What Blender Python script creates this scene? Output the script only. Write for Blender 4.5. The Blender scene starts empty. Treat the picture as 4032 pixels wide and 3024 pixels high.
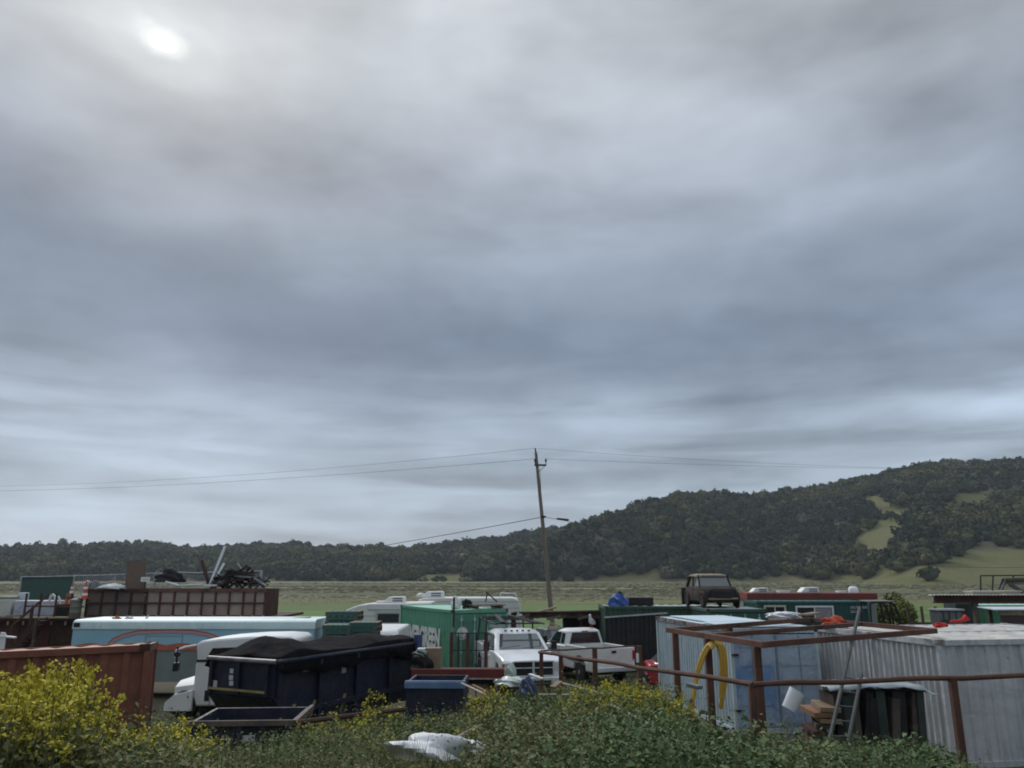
import bpy, bmesh, math, random
import numpy as np
from mathutils import Vector, Matrix, Euler
R = math.radians
random.seed(7)
rng = np.random.default_rng(11)
scene = bpy.context.scene
COL = scene.collection

# ------------------------------------------------------------------ camera
F, CX, CY, HZ, CAMZ = 3028.0, 2016.0, 1512.0, 2266.0, 3.9   # photo pixels, eye height in metres
PITCH = math.atan((HZ - CY) / F)
cp, sp = math.cos(PITCH), math.sin(PITCH)
SC = F / cp                                                  # pixels per (metre / metre of distance)
cam_d = bpy.data.cameras.new('camera')
cam_d.sensor_width = 36.0
cam_d.lens = 36.0 * F / 4032.0
cam_d.clip_start, cam_d.clip_end = 0.1, 20000.0
cam = bpy.data.objects.new('camera', cam_d)
cam.location = (0, 0, CAMZ)
cam.rotation_euler = (R(90) + PITCH, 0, 0)
COL.objects.link(cam)
scene.camera = cam

def ray(px, py):
    u, v = px - CX, py - CY
    return (u, F * cp + v * sp, F * sp - v * cp)
def at(px, py, Y):
    r = ray(px, py); t = Y / r[1]
    return Vector((r[0] * t, Y, CAMZ + r[2] * t))
def xat(px, Y):
    return (px - CX) * Y / SC
def zat(py, Y):
    return at(CX, py, Y).z

# ------------------------------------------------------------------ render look
vs = scene.view_settings
vs.view_transform = 'Standard'; vs.look = 'None'; vs.exposure = 0.3; vs.gamma = 1.0
vs.use_curve_mapping = False
scene.render.engine = 'CYCLES'
scene.cycles.use_denoising = True
scene.cycles.max_bounces = 6
scene.cycles.filter_width = 1.9

# ------------------------------------------------------------------ node helpers
def s2l(r, g, b):
    f = lambda c: (c / 255 / 12.92) if c / 255 <= 0.04045 else ((c / 255 + 0.055) / 1.055) ** 2.4
    return (f(r), f(g), f(b), 1.0)
def nd(nt, typ, ins=None, **props):
    n = nt.nodes.new(typ)
    for k, v in props.items(): setattr(n, k, v)
    for k, v in (ins or {}).items():
        if isinstance(v, bpy.types.NodeSocket): nt.links.new(v, n.inputs[k])
        else: n.inputs[k].default_value = v
    return n
def mt(nt, op, a, b=0.0, c=0.0, clamp=False):
    n = nt.nodes.new('ShaderNodeMath'); n.operation = op; n.use_clamp = clamp
    for i, v in enumerate((a, b, c)):
        if isinstance(v, bpy.types.NodeSocket): nt.links.new(v, n.inputs[i])
        else: n.inputs[i].default_value = v
    return n.outputs[0]
def ramp(nt, fac, stops, interp='LINEAR'):
    n = nt.nodes.new('ShaderNodeValToRGB'); nt.links.new(fac, n.inputs[0])
    n.color_ramp.interpolation = interp
    el = n.color_ramp.elements
    while len(el) < len(stops): el.new(0.5)
    for e, (p, c) in zip(el, stops):
        e.position = p
        e.color = c if isinstance(c, tuple) else (c, c, c, 1)
    return n.outputs[0]
def mixc(nt, fac, a, b, blend='MIX'):
    n = nt.nodes.new('ShaderNodeMix'); n.data_type = 'RGBA'; n.blend_type = blend
    for k, v in ((0, fac), (6, a), (7, b)):
        if isinstance(v, bpy.types.NodeSocket): nt.links.new(v, n.inputs[k])
        else: n.inputs[k].default_value = v
    return n.outputs[2]
def noise(nt, vec, scale=1.0, detail=4.0, rough=0.55, dist=0.0):
    n = nd(nt, 'ShaderNodeTexNoise', {'Vector': vec, 'Scale': scale, 'Detail': detail, 'Roughness': rough, 'Distortion': dist})
    return n.outputs[0]
def mapping(nt, vec, scale=(1, 1, 1), loc=(0, 0, 0), rot=(0, 0, 0)):
    n = nd(nt, 'ShaderNodeMapping', {'Vector': vec, 'Scale': scale, 'Location': loc, 'Rotation': rot})
    return n.outputs[0]

# ------------------------------------------------------------------ sky: a closed overcast deck
SUN = Vector(ray(640, 165)).normalized()
sun_elev = math.asin(SUN.z); sun_az = math.atan2(SUN.x, SUN.y)
world = bpy.data.worlds.new('World'); scene.world = world; world.use_nodes = True
nt = world.node_tree; nt.nodes.clear()
tc = nd(nt, 'ShaderNodeTexCoord')
D = nd(nt, 'ShaderNodeVectorMath', {0: tc.outputs['Generated']}, operation='NORMALIZE').outputs[0]
sx = nd(nt, 'ShaderNodeSeparateXYZ', {0: D})
dz = mt(nt, 'MAXIMUM', sx.outputs[2], 0.0)
den = mt(nt, 'ADD', dz, 0.07)
flat = nd(nt, 'ShaderNodeCombineXYZ', {0: mt(nt, 'DIVIDE', sx.outputs[0], den), 1: mt(nt, 'DIVIDE', sx.outputs[1], den), 2: 0.0}).outputs[0]
n_dir = noise(nt, mapping(nt, D, (2.3, 2.3, 5.6), (0.35, 0.2, 0.6), (0, R(16), 0)), 1.0, 4.0, 0.48, 0.35)
n_bil = noise(nt, mapping(nt, D, (5.5, 5.5, 13.0), (1.1, 0.4, 2.2), (0, R(8), 0)), 1.0, 3.5, 0.48, 0.25)
n_str = noise(nt, mapping(nt, D, (3.4, 3.4, 27.0), (2.3, 1.2, 0.4), (0, R(-1.5), 0)), 1.0, 4.5, 0.5, 0.35)
n_flat = noise(nt, mapping(nt, flat, (0.55, 0.75, 1), (3.1, 1.7, 0)), 1.0, 4.0, 0.5, 0.4)
warp = noise(nt, mapping(nt, D, (3.5, 3.5, 7)), 1.6, 5.0, 0.55)
wz = mt(nt, 'ADD', dz, mt(nt, 'MULTIPLY', mt(nt, 'SUBTRACT', n_dir, 0.5), 0.10))
base = ramp(nt, wz, [(0.0, s2l(158, 171, 185)), (0.11, s2l(154, 167, 181)), (0.2, s2l(144, 157, 172)), (0.29, s2l(129, 142, 160)),
                     (0.38, s2l(133, 145, 159)), (0.47, s2l(151, 159, 171)), (0.57, s2l(164, 170, 177)), (0.7, s2l(184, 188, 191)), (1.0, (1.12, 1.24, 1.42, 1))])
def term(n, amp): return mt(nt, 'MULTIPLY', mt(nt, 'SUBTRACT', n, 0.5), amp)
lum = mt(nt, 'ADD', 0.92, mt(nt, 'ADD', term(n_dir, 1.0), mt(nt, 'ADD', term(n_bil, 0.85), term(n_flat, 0.25))))
# ragged bright breaks and grey bars low over the horizon
low = ramp(nt, dz, [(0.0, 0.9), (0.06, 1.0), (0.19, 0.8), (0.3, 0.0)])
brk = ramp(nt, n_str, [(0.46, 0.0), (0.72, 1.0)])
lum = mt(nt, 'ADD', lum, mt(nt, 'MULTIPLY', mt(nt, 'MULTIPLY', low, brk), 0.42))
drk = ramp(nt, n_str, [(0.30, 1.0), (0.50, 0.0)])
lum = mt(nt, 'SUBTRACT', lum, mt(nt, 'MULTIPLY', mt(nt, 'MULTIPLY', low, drk), 0.27))
def blob(px, py, rx, rz, wamt=0.10, slope=0.0, wn=None):
    c = Vector(ray(px, py)).normalized()
    v = nd(nt, 'ShaderNodeVectorMath', {0: D, 1: tuple(c)}, operation='SUBTRACT').outputs[0]
    s = nd(nt, 'ShaderNodeSeparateXYZ', {0: v})
    w = mt(nt, 'MULTIPLY', mt(nt, 'SUBTRACT', wn if wn is not None else warp, 0.5), wamt)
    a = mt(nt, 'DIVIDE', mt(nt, 'ADD', s.outputs[0], w), rx)
    zz = mt(nt, 'ADD', s.outputs[2], mt(nt, 'MULTIPLY', s.outputs[0], slope))
    b = mt(nt, 'DIVIDE', mt(nt, 'ADD', zz, w), rz)
    q = mt(nt, 'ADD', mt(nt, 'MULTIPLY', a, a), mt(nt, 'MULTIPLY', b, b))
    return mt(nt, 'POWER', 2.718, mt(nt, 'MULTIPLY', q, -1.0))
bank = mt(nt, 'MAXIMUM', blob(150, 950, 0.42, 0.075, 0.14, 0.22), mt(nt, 'MULTIPLY', blob(1700, 1330, 0.50, 0.05, 0.14, 0.10), 0.75))
lum = mt(nt, 'SUBTRACT', lum, mt(nt, 'MULTIPLY', bank, 0.36))
lum = mt(nt, 'ADD', lum, mt(nt, 'MULTIPLY', blob(2850, 480, 0.36, 0.075, 0.16, 0.30), 0.26))
lum = mt(nt, 'SUBTRACT', lum, mt(nt, 'MULTIPLY', blob(900, 480, 0.26, 0.04, 0.14, 0.15), 0.15))
lum = mt(nt, 'SUBTRACT', lum, mt(nt, 'MULTIPLY', blob(3900, 180, 0.18, 0.08, 0.14, 0.0), 0.14))
lum = mt(nt, 'ADD', lum, mt(nt, 'MULTIPLY', blob(4000, 1570, 0.17, 0.017, 0.05), 0.45))
lum = mt(nt, 'ADD', lum, mt(nt, 'MULTIPLY', blob(700, 1790, 0.30, 0.022, 0.06), 0.22))
cloud = mixc(nt, 1.0, base, nd(nt, 'ShaderNodeCombineXYZ', {0: lum, 1: lum, 2: lum}).outputs[0], 'MULTIPLY')
cloud = mixc(nt, mt(nt, 'MULTIPLY', bank, 0.40), cloud, s2l(108, 127, 152))
halo = mt(nt, 'ADD', mt(nt, 'MULTIPLY', blob(640, 165, 0.26, 0.08, 0.12), 0.55), mt(nt, 'MULTIPLY', blob(640, 170, 0.060, 0.030, 0.06), 1.2))
warp2 = noise(nt, mapping(nt, D, (9, 9, 18)), 2.4, 5.0, 0.6)
core = mt(nt, 'MAXIMUM', blob(645, 165, 0.017, 0.010, 0.010, -0.05, warp2), mt(nt, 'MULTIPLY', blob(585, 115, 0.018, 0.012, 0.03, 0.0, warp2), 0.25))
core = ramp(nt, core, [(0.0, 0.0), (0.35, 0.25), (1.0, 1.0)], 'EASE')
glow = mixc(nt, 1.0, cloud, mixc(nt, halo, (0, 0, 0, 1), (0.15, 0.155, 0.145, 1)), 'ADD')
glow = mixc(nt, 1.0, glow, mixc(nt, core, (0, 0, 0, 1), (0.62, 0.65, 0.55, 1)), 'ADD')
sky = nd(nt, 'ShaderNodeTexSky', sky_type='NISHITA', sun_disc=False, sun_elevation=sun_elev, sun_rotation=sun_az)
skyc = mixc(nt, 1.0, sky.outputs[0], (0.1, 0.1, 0.1, 1), 'MULTIPLY')
final = mixc(nt, 0.06, glow, skyc)
bg = nd(nt, 'ShaderNodeBackground', {'Color': final, 'Strength': 1.0})
nd(nt, 'ShaderNodeOutputWorld', {'Surface': bg.outputs[0]})

sun_d = bpy.data.lights.new('sun', 'SUN'); sun_d.energy = 1.5; sun_d.angle = R(14); sun_d.color = (1.0, 0.97, 0.92)
sun = bpy.data.objects.new('sun', sun_d); COL.objects.link(sun)
sun.rotation_euler = Vector(SUN).to_track_quat('Z', 'Y').to_euler()

# ------------------------------------------------------------------ materials
MATS = {}
def mat(name, c1, c2=None, scale=2.0, lo=0.42, hi=0.68, rough=0.65, metal=0.0, bump=0.0, streak=False,
        c3=None, s3=0.9, lo3=0.55, hi3=0.68, spec=0.3, fine=0.12, bscale=30.0, run=None, runamt=0.6, dent=0.0):
    if name in MATS: return MATS[name]
    m = bpy.data.materials.new(name); m.use_nodes = True
    t = m.node_tree; t.nodes.clear()
    co = nd(t, 'ShaderNodeTexCoord').outputs['Object']
    c1 = tuple(c1) + ((1.0,) if len(c1) == 3 else ())
    v = mapping(t, co, (5.0, 5.0, 0.45)) if streak else co
    fac = ramp(t, noise(t, v, scale, 5.0, 0.6, 0.2), [(lo, 0.0), (hi, 1.0)])
    c = mixc(t, fac, c1, tuple(c2[:3]) + (1,)) if c2 is not None else mixc(t, 0.0, c1, c1)
    if c3 is not None:
        f3 = ramp(t, noise(t, co, s3, 7.0, 0.65, 0.4), [(lo3, 0.0), (hi3, 1.0)])
        c = mixc(t, f3, c, tuple(c3[:3]) + (1,))
    if run is not None:                                     # rust and dirt runs down the sheet, thickest in patches
        f4 = ramp(t, noise(t, mapping(t, co, (7.0, 7.0, 0.35)), 1.3, 6.0, 0.65, 0.1), [(0.52, 0.0), (0.72, 1.0)])
        f5 = ramp(t, noise(t, co, 0.8, 4.0, 0.6), [(0.38, 0.25), (0.62, 1.0)])
        f6 = ramp(t, noise(t, co, 5.0, 6.0, 0.7, 0.3), [(0.62, 0.0), (0.70, 0.8)])
        c = mixc(t, mt(t, 'MAXIMUM', mt(t, 'MULTIPLY', mt(t, 'MULTIPLY', f4, f5), runamt), mt(t, 'MULTIPLY', f6, runamt)), c, tuple(run[:3]) + (1,))
    g = noise(t, co, bscale, 3.0, 0.6)
    k = mt(t, 'ADD', 1.0 - fine * 0.5 * 2, mt(t, 'MULTIPLY', g, fine * 2))
    c = mixc(t, 1.0, c, nd(t, 'ShaderNodeCombineXYZ', {0: k, 1: k, 2: k}).outputs[0], 'MULTIPLY')
    b = nd(t, 'ShaderNodeBsdfPrincipled', {'Base Color': c, 'Roughness': rough, 'Metallic': metal, 'Specular IOR Level': spec})
    if dent:
        dn = nd(t, 'ShaderNodeBump', {'Height': noise(t, co, 1.7, 4.0, 0.55, 0.3), 'Strength': dent, 'Distance': 0.12})
        t.links.new(dn.outputs[0], b.inputs['Normal'])
    elif bump:
        bn = nd(t, 'ShaderNodeBump', {'Height': g, 'Strength': bump, 'Distance': 0.02})
        t.links.new(bn.outputs[0], b.inputs['Normal'])
    nd(t, 'ShaderNodeOutputMaterial', {'Surface': b.outputs[0]})
    MATS[name] = m
    return m
def glass(name, col=(0.02, 0.025, 0.03), rough=0.06):
    if name in MATS: return MATS[name]
    m = bpy.data.materials.new(name); m.use_nodes = True
    b = m.node_tree.nodes['Principled BSDF']
    b.inputs['Base Color'].default_value = tuple(col) + (1,)
    b.inputs['Roughness'].default_value = rough
    b.inputs['Specular IOR Level'].default_value = 0.6
    MATS[name] = m
    return m

# ------------------------------------------------------------------ mesh helpers
class MB:
    def __init__(self): self.v = []; self.f = []
    def add(self, vs, fs):
        k = len(self.v); self.v += [tuple(p) for p in vs]; self.f += [tuple(i + k for i in q) for q in fs]; return self
    def box(self, x0, x1, y0, y1, z0, z1, M=None):
        vs = [Vector((x, y, z)) for z in (z0, z1) for (x, y) in ((x0, y0), (x1, y0), (x1, y1), (x0, y1))]
        if M is not None: vs = [M @ p for p in vs]
        return self.add(vs, [(3, 2, 1, 0), (4, 5, 6, 7), (0, 1, 5, 4), (1, 2, 6, 5), (2, 3, 7, 6), (3, 0, 4, 7)])
    def bar(self, p, q, w, h=None, up=(0, 0, 1)):
        p, q = Vector(p), Vector(q); h = h or w
        d = (q - p).normalized(); u = Vector(up)
        if abs(d.dot(u)) > 0.98: u = Vector((0, 1, 0))
        s = d.cross(u).normalized() * w / 2; t = s.normalized().cross(d).normalized() * h / 2
        vs = [e + a * s + b * t for e in (p, q) for (a, b) in ((-1, -1), (1, -1), (1, 1), (-1, 1))]
        return self.add(vs, [(0, 1, 2, 3), (7, 6, 5, 4), (0, 4, 5, 1), (1, 5, 6, 2), (2, 6, 7, 3), (3, 7, 4, 0)])
    def tube(self, pts, r, n=8, cap=True, closed=False):
        pts = [Vector(p) for p in pts]; m = len(pts); rs = r if isinstance(r, (list, tuple)) else [r] * m
        vs, fs = [], []
        prev = None
        for i, p in enumerate(pts):
            a = pts[max(i - 1, 0)]; b = pts[min(i + 1, m - 1)]
            if closed: a = pts[i - 1]; b = pts[(i + 1) % m]
            d = (b - a).normalized()
            u = prev if prev is not None else (Vector((0, 0, 1)) if abs(d.z) < 0.9 else Vector((1, 0, 0)))
            s = d.cross(u).normalized(); u2 = s.cross(d).normalized(); prev = u2
            for k in range(n):
                g = 2 * math.pi * k / n
                vs.append(p + rs[i] * (math.cos(g) * s + math.sin(g) * u2))
        L = m if closed else m - 1
        for i in range(L):
            j = (i + 1) % m
            for k in range(n):
                fs.append((i * n + k, i * n + (k + 1) % n, j * n + (k + 1) % n, j * n + k))
        if cap and not closed:
            fs.append(tuple(range(n - 1, -1, -1))); fs.append(tuple((m - 1) * n + k for k in range(n)))
        return self.add(vs, fs)
    def prism(self, prof, a0, a1, axis='y', M=None):
        n = len(prof)
        def P(p, a):
            v = Vector((p[0], a, p[1])) if axis == 'y' else (Vector((a, p[0], p[1])) if axis == 'x' else Vector((p[0], p[1], a)))
            return M @ v if M is not None else v
        vs = [P(p, a0) for p in prof] + [P(p, a1) for p in prof]
        fs = [tuple(range(n)), tuple(range(2 * n - 1, n - 1, -1))] + [(i, i + n, (i + 1) % n + n, (i + 1) % n) for i in range(n)]
        return self.add(vs, fs)
    def loft(self, rings, cap=True):
        n = len(rings[0]); vs = [p for r in rings for p in r]; fs = []
        for i in range(len(rings) - 1):
            for k in range(n):
                fs.append((i * n + k, i * n + (k + 1) % n, (i + 1) * n + (k + 1) % n, (i + 1) * n + k))
        if cap:
            fs.append(tuple(range(n - 1, -1, -1))); fs.append(tuple((len(rings) - 1) * n + k for k in range(n)))
        return self.add(vs, fs)
    def lathe(self, prof, n=16, M=None, axis='z'):
        vs, fs = [], []
        for (r, z) in prof:
            for k in range(n):
                g = 2 * math.pi * k / n; a, b = r * math.cos(g), r * math.sin(g)
                v = Vector((a, b, z)) if axis == 'z' else Vector((a, z, b))
                vs.append(M @ v if M is not None else v)
        for i in range(len(prof) - 1):
            for k in range(n):
                fs.append((i * n + k, i * n + (k + 1) % n, (i + 1) * n + (k + 1) % n, (i + 1) * n + k))
        fs.append(tuple(range(n - 1, -1, -1))); fs.append(tuple((len(prof) - 1) * n + k for k in range(n)))
        return self.add(vs, fs)
    def quad(self, a, b, c, d): return self.add([a, b, c, d], [(0, 1, 2, 3)])
    def mesh(self, name, fix=True):
        me = bpy.data.meshes.new(name); me.from_pydata([tuple(p) for p in self.v], [], self.f); me.validate()
        if fix:
            bm = bmesh.new(); bm.from_mesh(me); bmesh.ops.recalc_face_normals(bm, faces=bm.faces[:]); bm.to_mesh(me); bm.free()
        return me
    def build(self, name, m, parent=None, smooth=False, bevel=0.0, thick=0.0, label=None):
        me = self.mesh(name, fix=not thick); me.materials.append(m)
        if smooth:
            me.polygons.foreach_set('use_smooth', [True] * len(me.polygons)); me.set_sharp_from_angle(angle=R(38))
        o = bpy.data.objects.new(name, me); COL.objects.link(o)
        if parent is not None: o.parent = parent
        if thick:
            md = o.modifiers.new('thickness', 'SOLIDIFY'); md.thickness = thick; md.offset = 0
        if bevel:
            md = o.modifiers.new('bevel', 'BEVEL'); md.width = bevel; md.segments = 2; md.limit_method = 'ANGLE'
        if label: o['label'] = label
        return o
def tag(o, label=None, cat=None, group=None, kind=None):
    if label: o['label'] = label
    if cat: o['category'] = cat
    if group: o['group'] = group
    if kind: o['kind'] = kind
    return o
def thing(name, label, cat, loc=(0, 0, 0), rz=0.0, group=None, rot=None):
    o = bpy.data.objects.new(name, None); COL.objects.link(o)
    o.location = loc; o.rotation_euler = rot if rot is not None else (0, 0, rz)
    o.empty_display_size = 0.2
    return tag(o, label, cat, group)
def copy_tree(o, parent=None):
    c = o.copy(); COL.objects.link(c); c.parent = parent
    for ch in list(o.children): copy_tree(ch, c)
    return c
def text_mesh(s, w, h, ex=0.004, name='lettering', bold=0.0):
    cu = bpy.data.curves.new(name, 'FONT'); cu.body = s; cu.extrude = ex; cu.size = 1.0; cu.offset = bold
    o = bpy.data.objects.new(name, cu); COL.objects.link(o)
    dg = bpy.context.evaluated_depsgraph_get()
    me = bpy.data.meshes.new_from_object(o.evaluated_get(dg))
    bpy.data.objects.remove(o); bpy.data.curves.remove(cu)
    n = len(me.vertices); a = np.zeros(n * 3); me.vertices.foreach_get('co', a); a = a.reshape(-1, 3)
    mn, mx = a.min(0), a.max(0)
    a[:, 0] = (a[:, 0] - mn[0]) / (mx[0] - mn[0]) * w; a[:, 1] = (a[:, 1] - mn[1]) / (mx[1] - mn[1]) * h
    me.vertices.foreach_set('co', a.ravel()); me.update()
    return me
def text_part(s, w, h, M, m, parent, name='lettering', ex=0.004, bold=0.0):
    me = text_mesh(s, w, h, ex, name, bold); me.transform(M); me.materials.append(m)
    o = bpy.data.objects.new(name, me); COL.objects.link(o); o.parent = parent
    return o
def np_mesh(name, V, Fc, m, mids=None):
    me = bpy.data.meshes.new(name); k = Fc.shape[1]
    me.vertices.add(len(V)); me.vertices.foreach_set('co', V.astype(np.float32).ravel())
    me.loops.add(Fc.size); me.loops.foreach_set('vertex_index', Fc.astype(np.int32).ravel())
    me.polygons.add(len(Fc)); me.polygons.foreach_set('loop_start', np.arange(0, Fc.size, k, dtype=np.int32))
    for q in (m if isinstance(m, (list, tuple)) else [m]): me.materials.append(q)
    if mids is not None: me.polygons.foreach_set('material_index', mids.astype(np.int32))
    me.update(calc_edges=True)
    o = bpy.data.objects.new(name, me); COL.objects.link(o)
    return o

# ------------------------------------------------------------------ ground
def fbm(x, y, s, seed=0):
    r = np.random.default_rng(seed); out = 0; amp = 1.0
    for k in range(4):
        a, b, c, d = r.uniform(0, 6.28, 4); th = r.uniform(0, 3.14)
        X = x * math.cos(th) + y * math.sin(th); Y = -x * math.sin(th) + y * math.cos(th)
        out = out + amp * np.sin(X * s + a + 1.7 * np.sin(Y * s * 0.6 + b)) * np.sin(Y * s + c + 1.3 * np.sin(X * s * 0.7 + d))
        s *= 2.03; amp *= 0.5
    return out
def ground_z(x, y):
    x = np.asarray(x, float); y = np.asarray(y, float)
    z = np.interp(y, [-50, 3, 6, 9, 13, 17.0, 28, 36, 46, 60], [2.3, 2.3, 2.05, 1.45, 0.75, 0.0, 0.0, -0.15, -0.45, -0.5])
    left = np.clip((-x - 1.0) / 5.0, 0, 1) * np.clip((17 - y) / 4, 0, 1)
    z = z - 0.25 * left * np.clip((y - 6) / 4, 0, 1)
    z = z + 1.25 * np.exp(-((x - 0.5) / 1.9) ** 2 - ((y - 15.8) / 1.7) ** 2)      # overgrown spoil heap
    near = np.clip((45 - y) / 20, 0, 1)
    z = z + 0.05 * near * fbm(x, y, 0.9, 3)
    return z
ys = np.concatenate([np.linspace(-60, 4, 8), np.linspace(5, 46, 84), np.geomspace(48, 2600, 50)])
base_x = np.linspace(-1, 1, 121)
G = []
for y in ys:
    half = max(34.0, abs(y) * 1.6)
    G.append(np.stack([np.sign(base_x) * np.abs(base_x) ** 1.15 * half, np.full_like(base_x, y)], 1))
G = np.array(G); gz = ground_z(G[..., 0], G[..., 1])
V = np.concatenate([G, gz[..., None]], 2).reshape(-1, 3)
nx = len(base_x); idx = np.arange(len(ys) * nx).reshape(len(ys), nx)
Fq = np.stack([idx[:-1, :-1], idx[:-1, 1:], idx[1:, 1:], idx[1:, :-1]], -1).reshape(-1, 4)
gm = bpy.data.materials.new('ground'); gm.use_nodes = True; t = gm.node_tree; t.nodes.clear()
geo = nd(t, 'ShaderNodeNewGeometry'); pos = geo.outputs['Position']
ps = nd(t, 'ShaderNodeSeparateXYZ', {0: pos})
lw = noise(t, mapping(t, pos, (0.006, 0.03, 1)), 1.0, 5.0, 0.6, 0.3)
lw2 = noise(t, mapping(t, pos, (0.02, 0.12, 1)), 1.0, 5.0, 0.6)
tt = mt(t, 'DIVIDE', mt(t, 'SUBTRACT', mt(t, 'DIVIDE', 13728.0, mt(t, 'MAXIMUM', ps.outputs[1], 60.0)), 20.0), 150.0)
tt = mt(t, 'ADD', tt, mt(t, 'MULTIPLY', mt(t, 'SUBTRACT', lw, 0.5), 0.22))
gr = lambda r, g, b: (r, g, b, 1.0)
TAN, OLV, GRN, BRN, MUD = gr(.29, .25, .17), gr(.145, .165, .065), gr(.105, .195, .055), gr(.135, .118, .09), gr(.07, .07, .055)
marsh = ramp(t, tt, [(0.0, OLV), (0.03, TAN), (0.09, MUD), (0.15, OLV), (0.19, TAN), (0.24, BRN), (0.32, MUD), (0.38, TAN), (0.43, BRN), (0.5, OLV),
                     (0.6, gr(.135, .155, .06)), (0.69, GRN), (1.0, gr(.11, .21, .06))])
marsh = mixc(t, ramp(t, lw2, [(0.42, 0.0), (0.7, 0.55)]), marsh, gr(.06, .068, .04))
marsh = mixc(t, ramp(t, noise(t, mapping(t, pos, (0.05, 0.5, 1)), 1.0, 7.0, 0.7), [(0.42, 0.0), (0.62, 0.5)]), marsh, gr(.17, .155, .10))
marsh = mixc(t, ramp(t, noise(t, mapping(t, pos, (0.03, 0.22, 1), (5, 3, 0)), 1.0, 7.0, 0.7, .4), [(0.45, 0.0), (0.62, 0.6)]), marsh, gr(.065, .075, .035))
marsh = mixc(t, ramp(t, noise(t, mapping(t, pos, (0.6, 1.6, 1)), 1.0, 6.0, 0.75), [(0.4, 0.0), (0.75, 0.5)]), marsh, gr(.13, .17, .06))
fn = noise(t, pos, 3.0, 6.0, 0.7)
dirt = mixc(t, ramp(t, noise(t, pos, 0.35, 5.0, 0.6), [(0.4, 0.0), (0.6, 1.0)]), gr(.085, .07, .052), gr(.06, .075, .03))
dirt = mixc(t, ramp(t, fn, [(0.4, 0.0), (0.7, 0.5)]), dirt, gr(.13, .115, .09))
yard = mt(t, 'SUBTRACT', ps.outputs[1], mt(t, 'MULTIPLY', lw2, 14.0))
gc = mixc(t, ramp(t, mt(t, 'DIVIDE', yard, 100.0), [(0.34, 0.0), (0.44, 1.0)]), dirt, marsh)
gb = nd(t, 'ShaderNodeBump', {'Height': fn, 'Strength': 0.5, 'Distance': 0.05})
gp = nd(t, 'ShaderNodeBsdfPrincipled', {'Base Color': gc, 'Roughness': 0.95, 'Specular IOR Level': 0.1, 'Normal': gb.outputs[0]})
nd(t, 'ShaderNodeOutputMaterial', {'Surface': gp.outputs[0]})
ground = np_mesh('ground', V, Fq, gm)
ground.data.polygons.foreach_set('use_smooth', [True] * len(ground.data.polygons))
tag(ground, kind='structure')

# ------------------------------------------------------------------ hills
hm = mat('hill_grass', (.115, .12, .05), (.15, .135, .075), scale=0.02, c3=(.085, .105, .042), s3=0.012, rough=0.95, spec=0.05, fine=0.3, bscale=0.4)
def hill_surface(name, xs, sky_y, base_Y, ridge_Y, lift, power, seed, lift_amp):
    """rows run up the slope along lines of sight from the track; returns a sampler of the slope"""
    pxs = np.arange(xs[0], xs[-1] + 1, 45.0)
    T = np.concatenate([np.linspace(0, 1, 30), np.array([1.06, 1.15, 1.4, 1.8])])
    def pos(px, tt_):
        px = np.asarray(px, float); tt_ = np.asarray(tt_, float)
        yb, yr = np.interp(px, xs, base_Y), np.interp(px, xs, ridge_Y)
        Y = yb + (yr - yb) * tt_
        zr = CAMZ + (HZ - np.interp(px, xs, sky_y)) * yr / SC - lift
        zr = np.maximum(zr, -0.4)
        k = np.where(tt_ <= 1, np.abs(tt_) ** power * (1 + 0.25 * np.sin(np.pi * np.clip(tt_, 0, 1))), 1.0)
        k = np.where(tt_ <= 1, np.minimum(k, 0.97 * tt_ + 0.03 + 0 * k) if power < 1 else k, 1 - ((tt_ - 1) / 0.8) ** 1.5 * 1.1)
        z = -0.6 + (zr + 0.6) * k
        X = (px - CX) * Y / SC
        bumpz = fbm(X, Y, 0.012, seed) * lift_amp * np.clip(tt_ * 3, 0, 1) * np.clip((1.05 - tt_) * 2, 0.1, 1)
        return X, Y, z + bumpz
    PX, TT = np.meshgrid(pxs, T)
    X, Y, Z = pos(PX, TT)
    V = np.stack([X, Y, Z], -1).reshape(-1, 3)
    n = len(pxs); ix = np.arange(V.shape[0]).reshape(len(T), n)
    Fq = np.stack([ix[:-1, :-1], ix[:-1, 1:], ix[1:, 1:], ix[1:, :-1]], -1).reshape(-1, 4)
    o = np_mesh(name, V, Fq, hm); o.data.polygons.foreach_set('use_smooth', [True] * len(o.data.polygons))
    tag(o, kind='structure')
    return pos
LX = np.array([-2600, -1500, -600, 0, 150, 360, 610, 700, 780, 915, 1130, 1250, 1400, 1500, 1600, 1700, 1800, 1980, 2142, 2300, 2600, 3200, 4200], float)
LYs = np.array([2200, 2170, 2160, 2150, 2140, 2133, 2131, 2146, 2148, 2141, 2133, 2144, 2150, 2146, 2150, 2138, 2124, 2106, 2074, 2055, 2040, 2030, 2030], float)
hill_l = hill_surface('hill', LX, LYs, np.full(len(LX), 620.0), np.full(len(LX), 930.0), 9.8, 0.8, 21, 2.0)
RX = np.array([1830, 1900, 1960, 2050, 2150, 2250, 2340, 2420, 2500, 2643, 2791, 2975, 3138, 3270, 3411, 3521, 3647, 3794, 3912, 4023, 4300, 5000, 6200], float)
RYs = np.array([2288, 2240, 2205, 2160, 2112, 2070, 2036, 2010, 1984, 1942, 1931, 1946, 1924, 1906, 1884, 1862, 1842, 1819, 1824, 1814, 1800, 1790, 1900], float)
RB = np.interp(RX, [1830, 2600, 3300, 3600, 6200], [590, 560, 520, 400, 380])
RR = np.interp(RX, [1830, 2200, 2800, 3400, 6200], [600, 650, 760, 860, 900])
hill_r = hill_surface('hill.001', RX, RYs, RB, RR, 8.8, 1.1, 5, 3.0)

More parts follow.
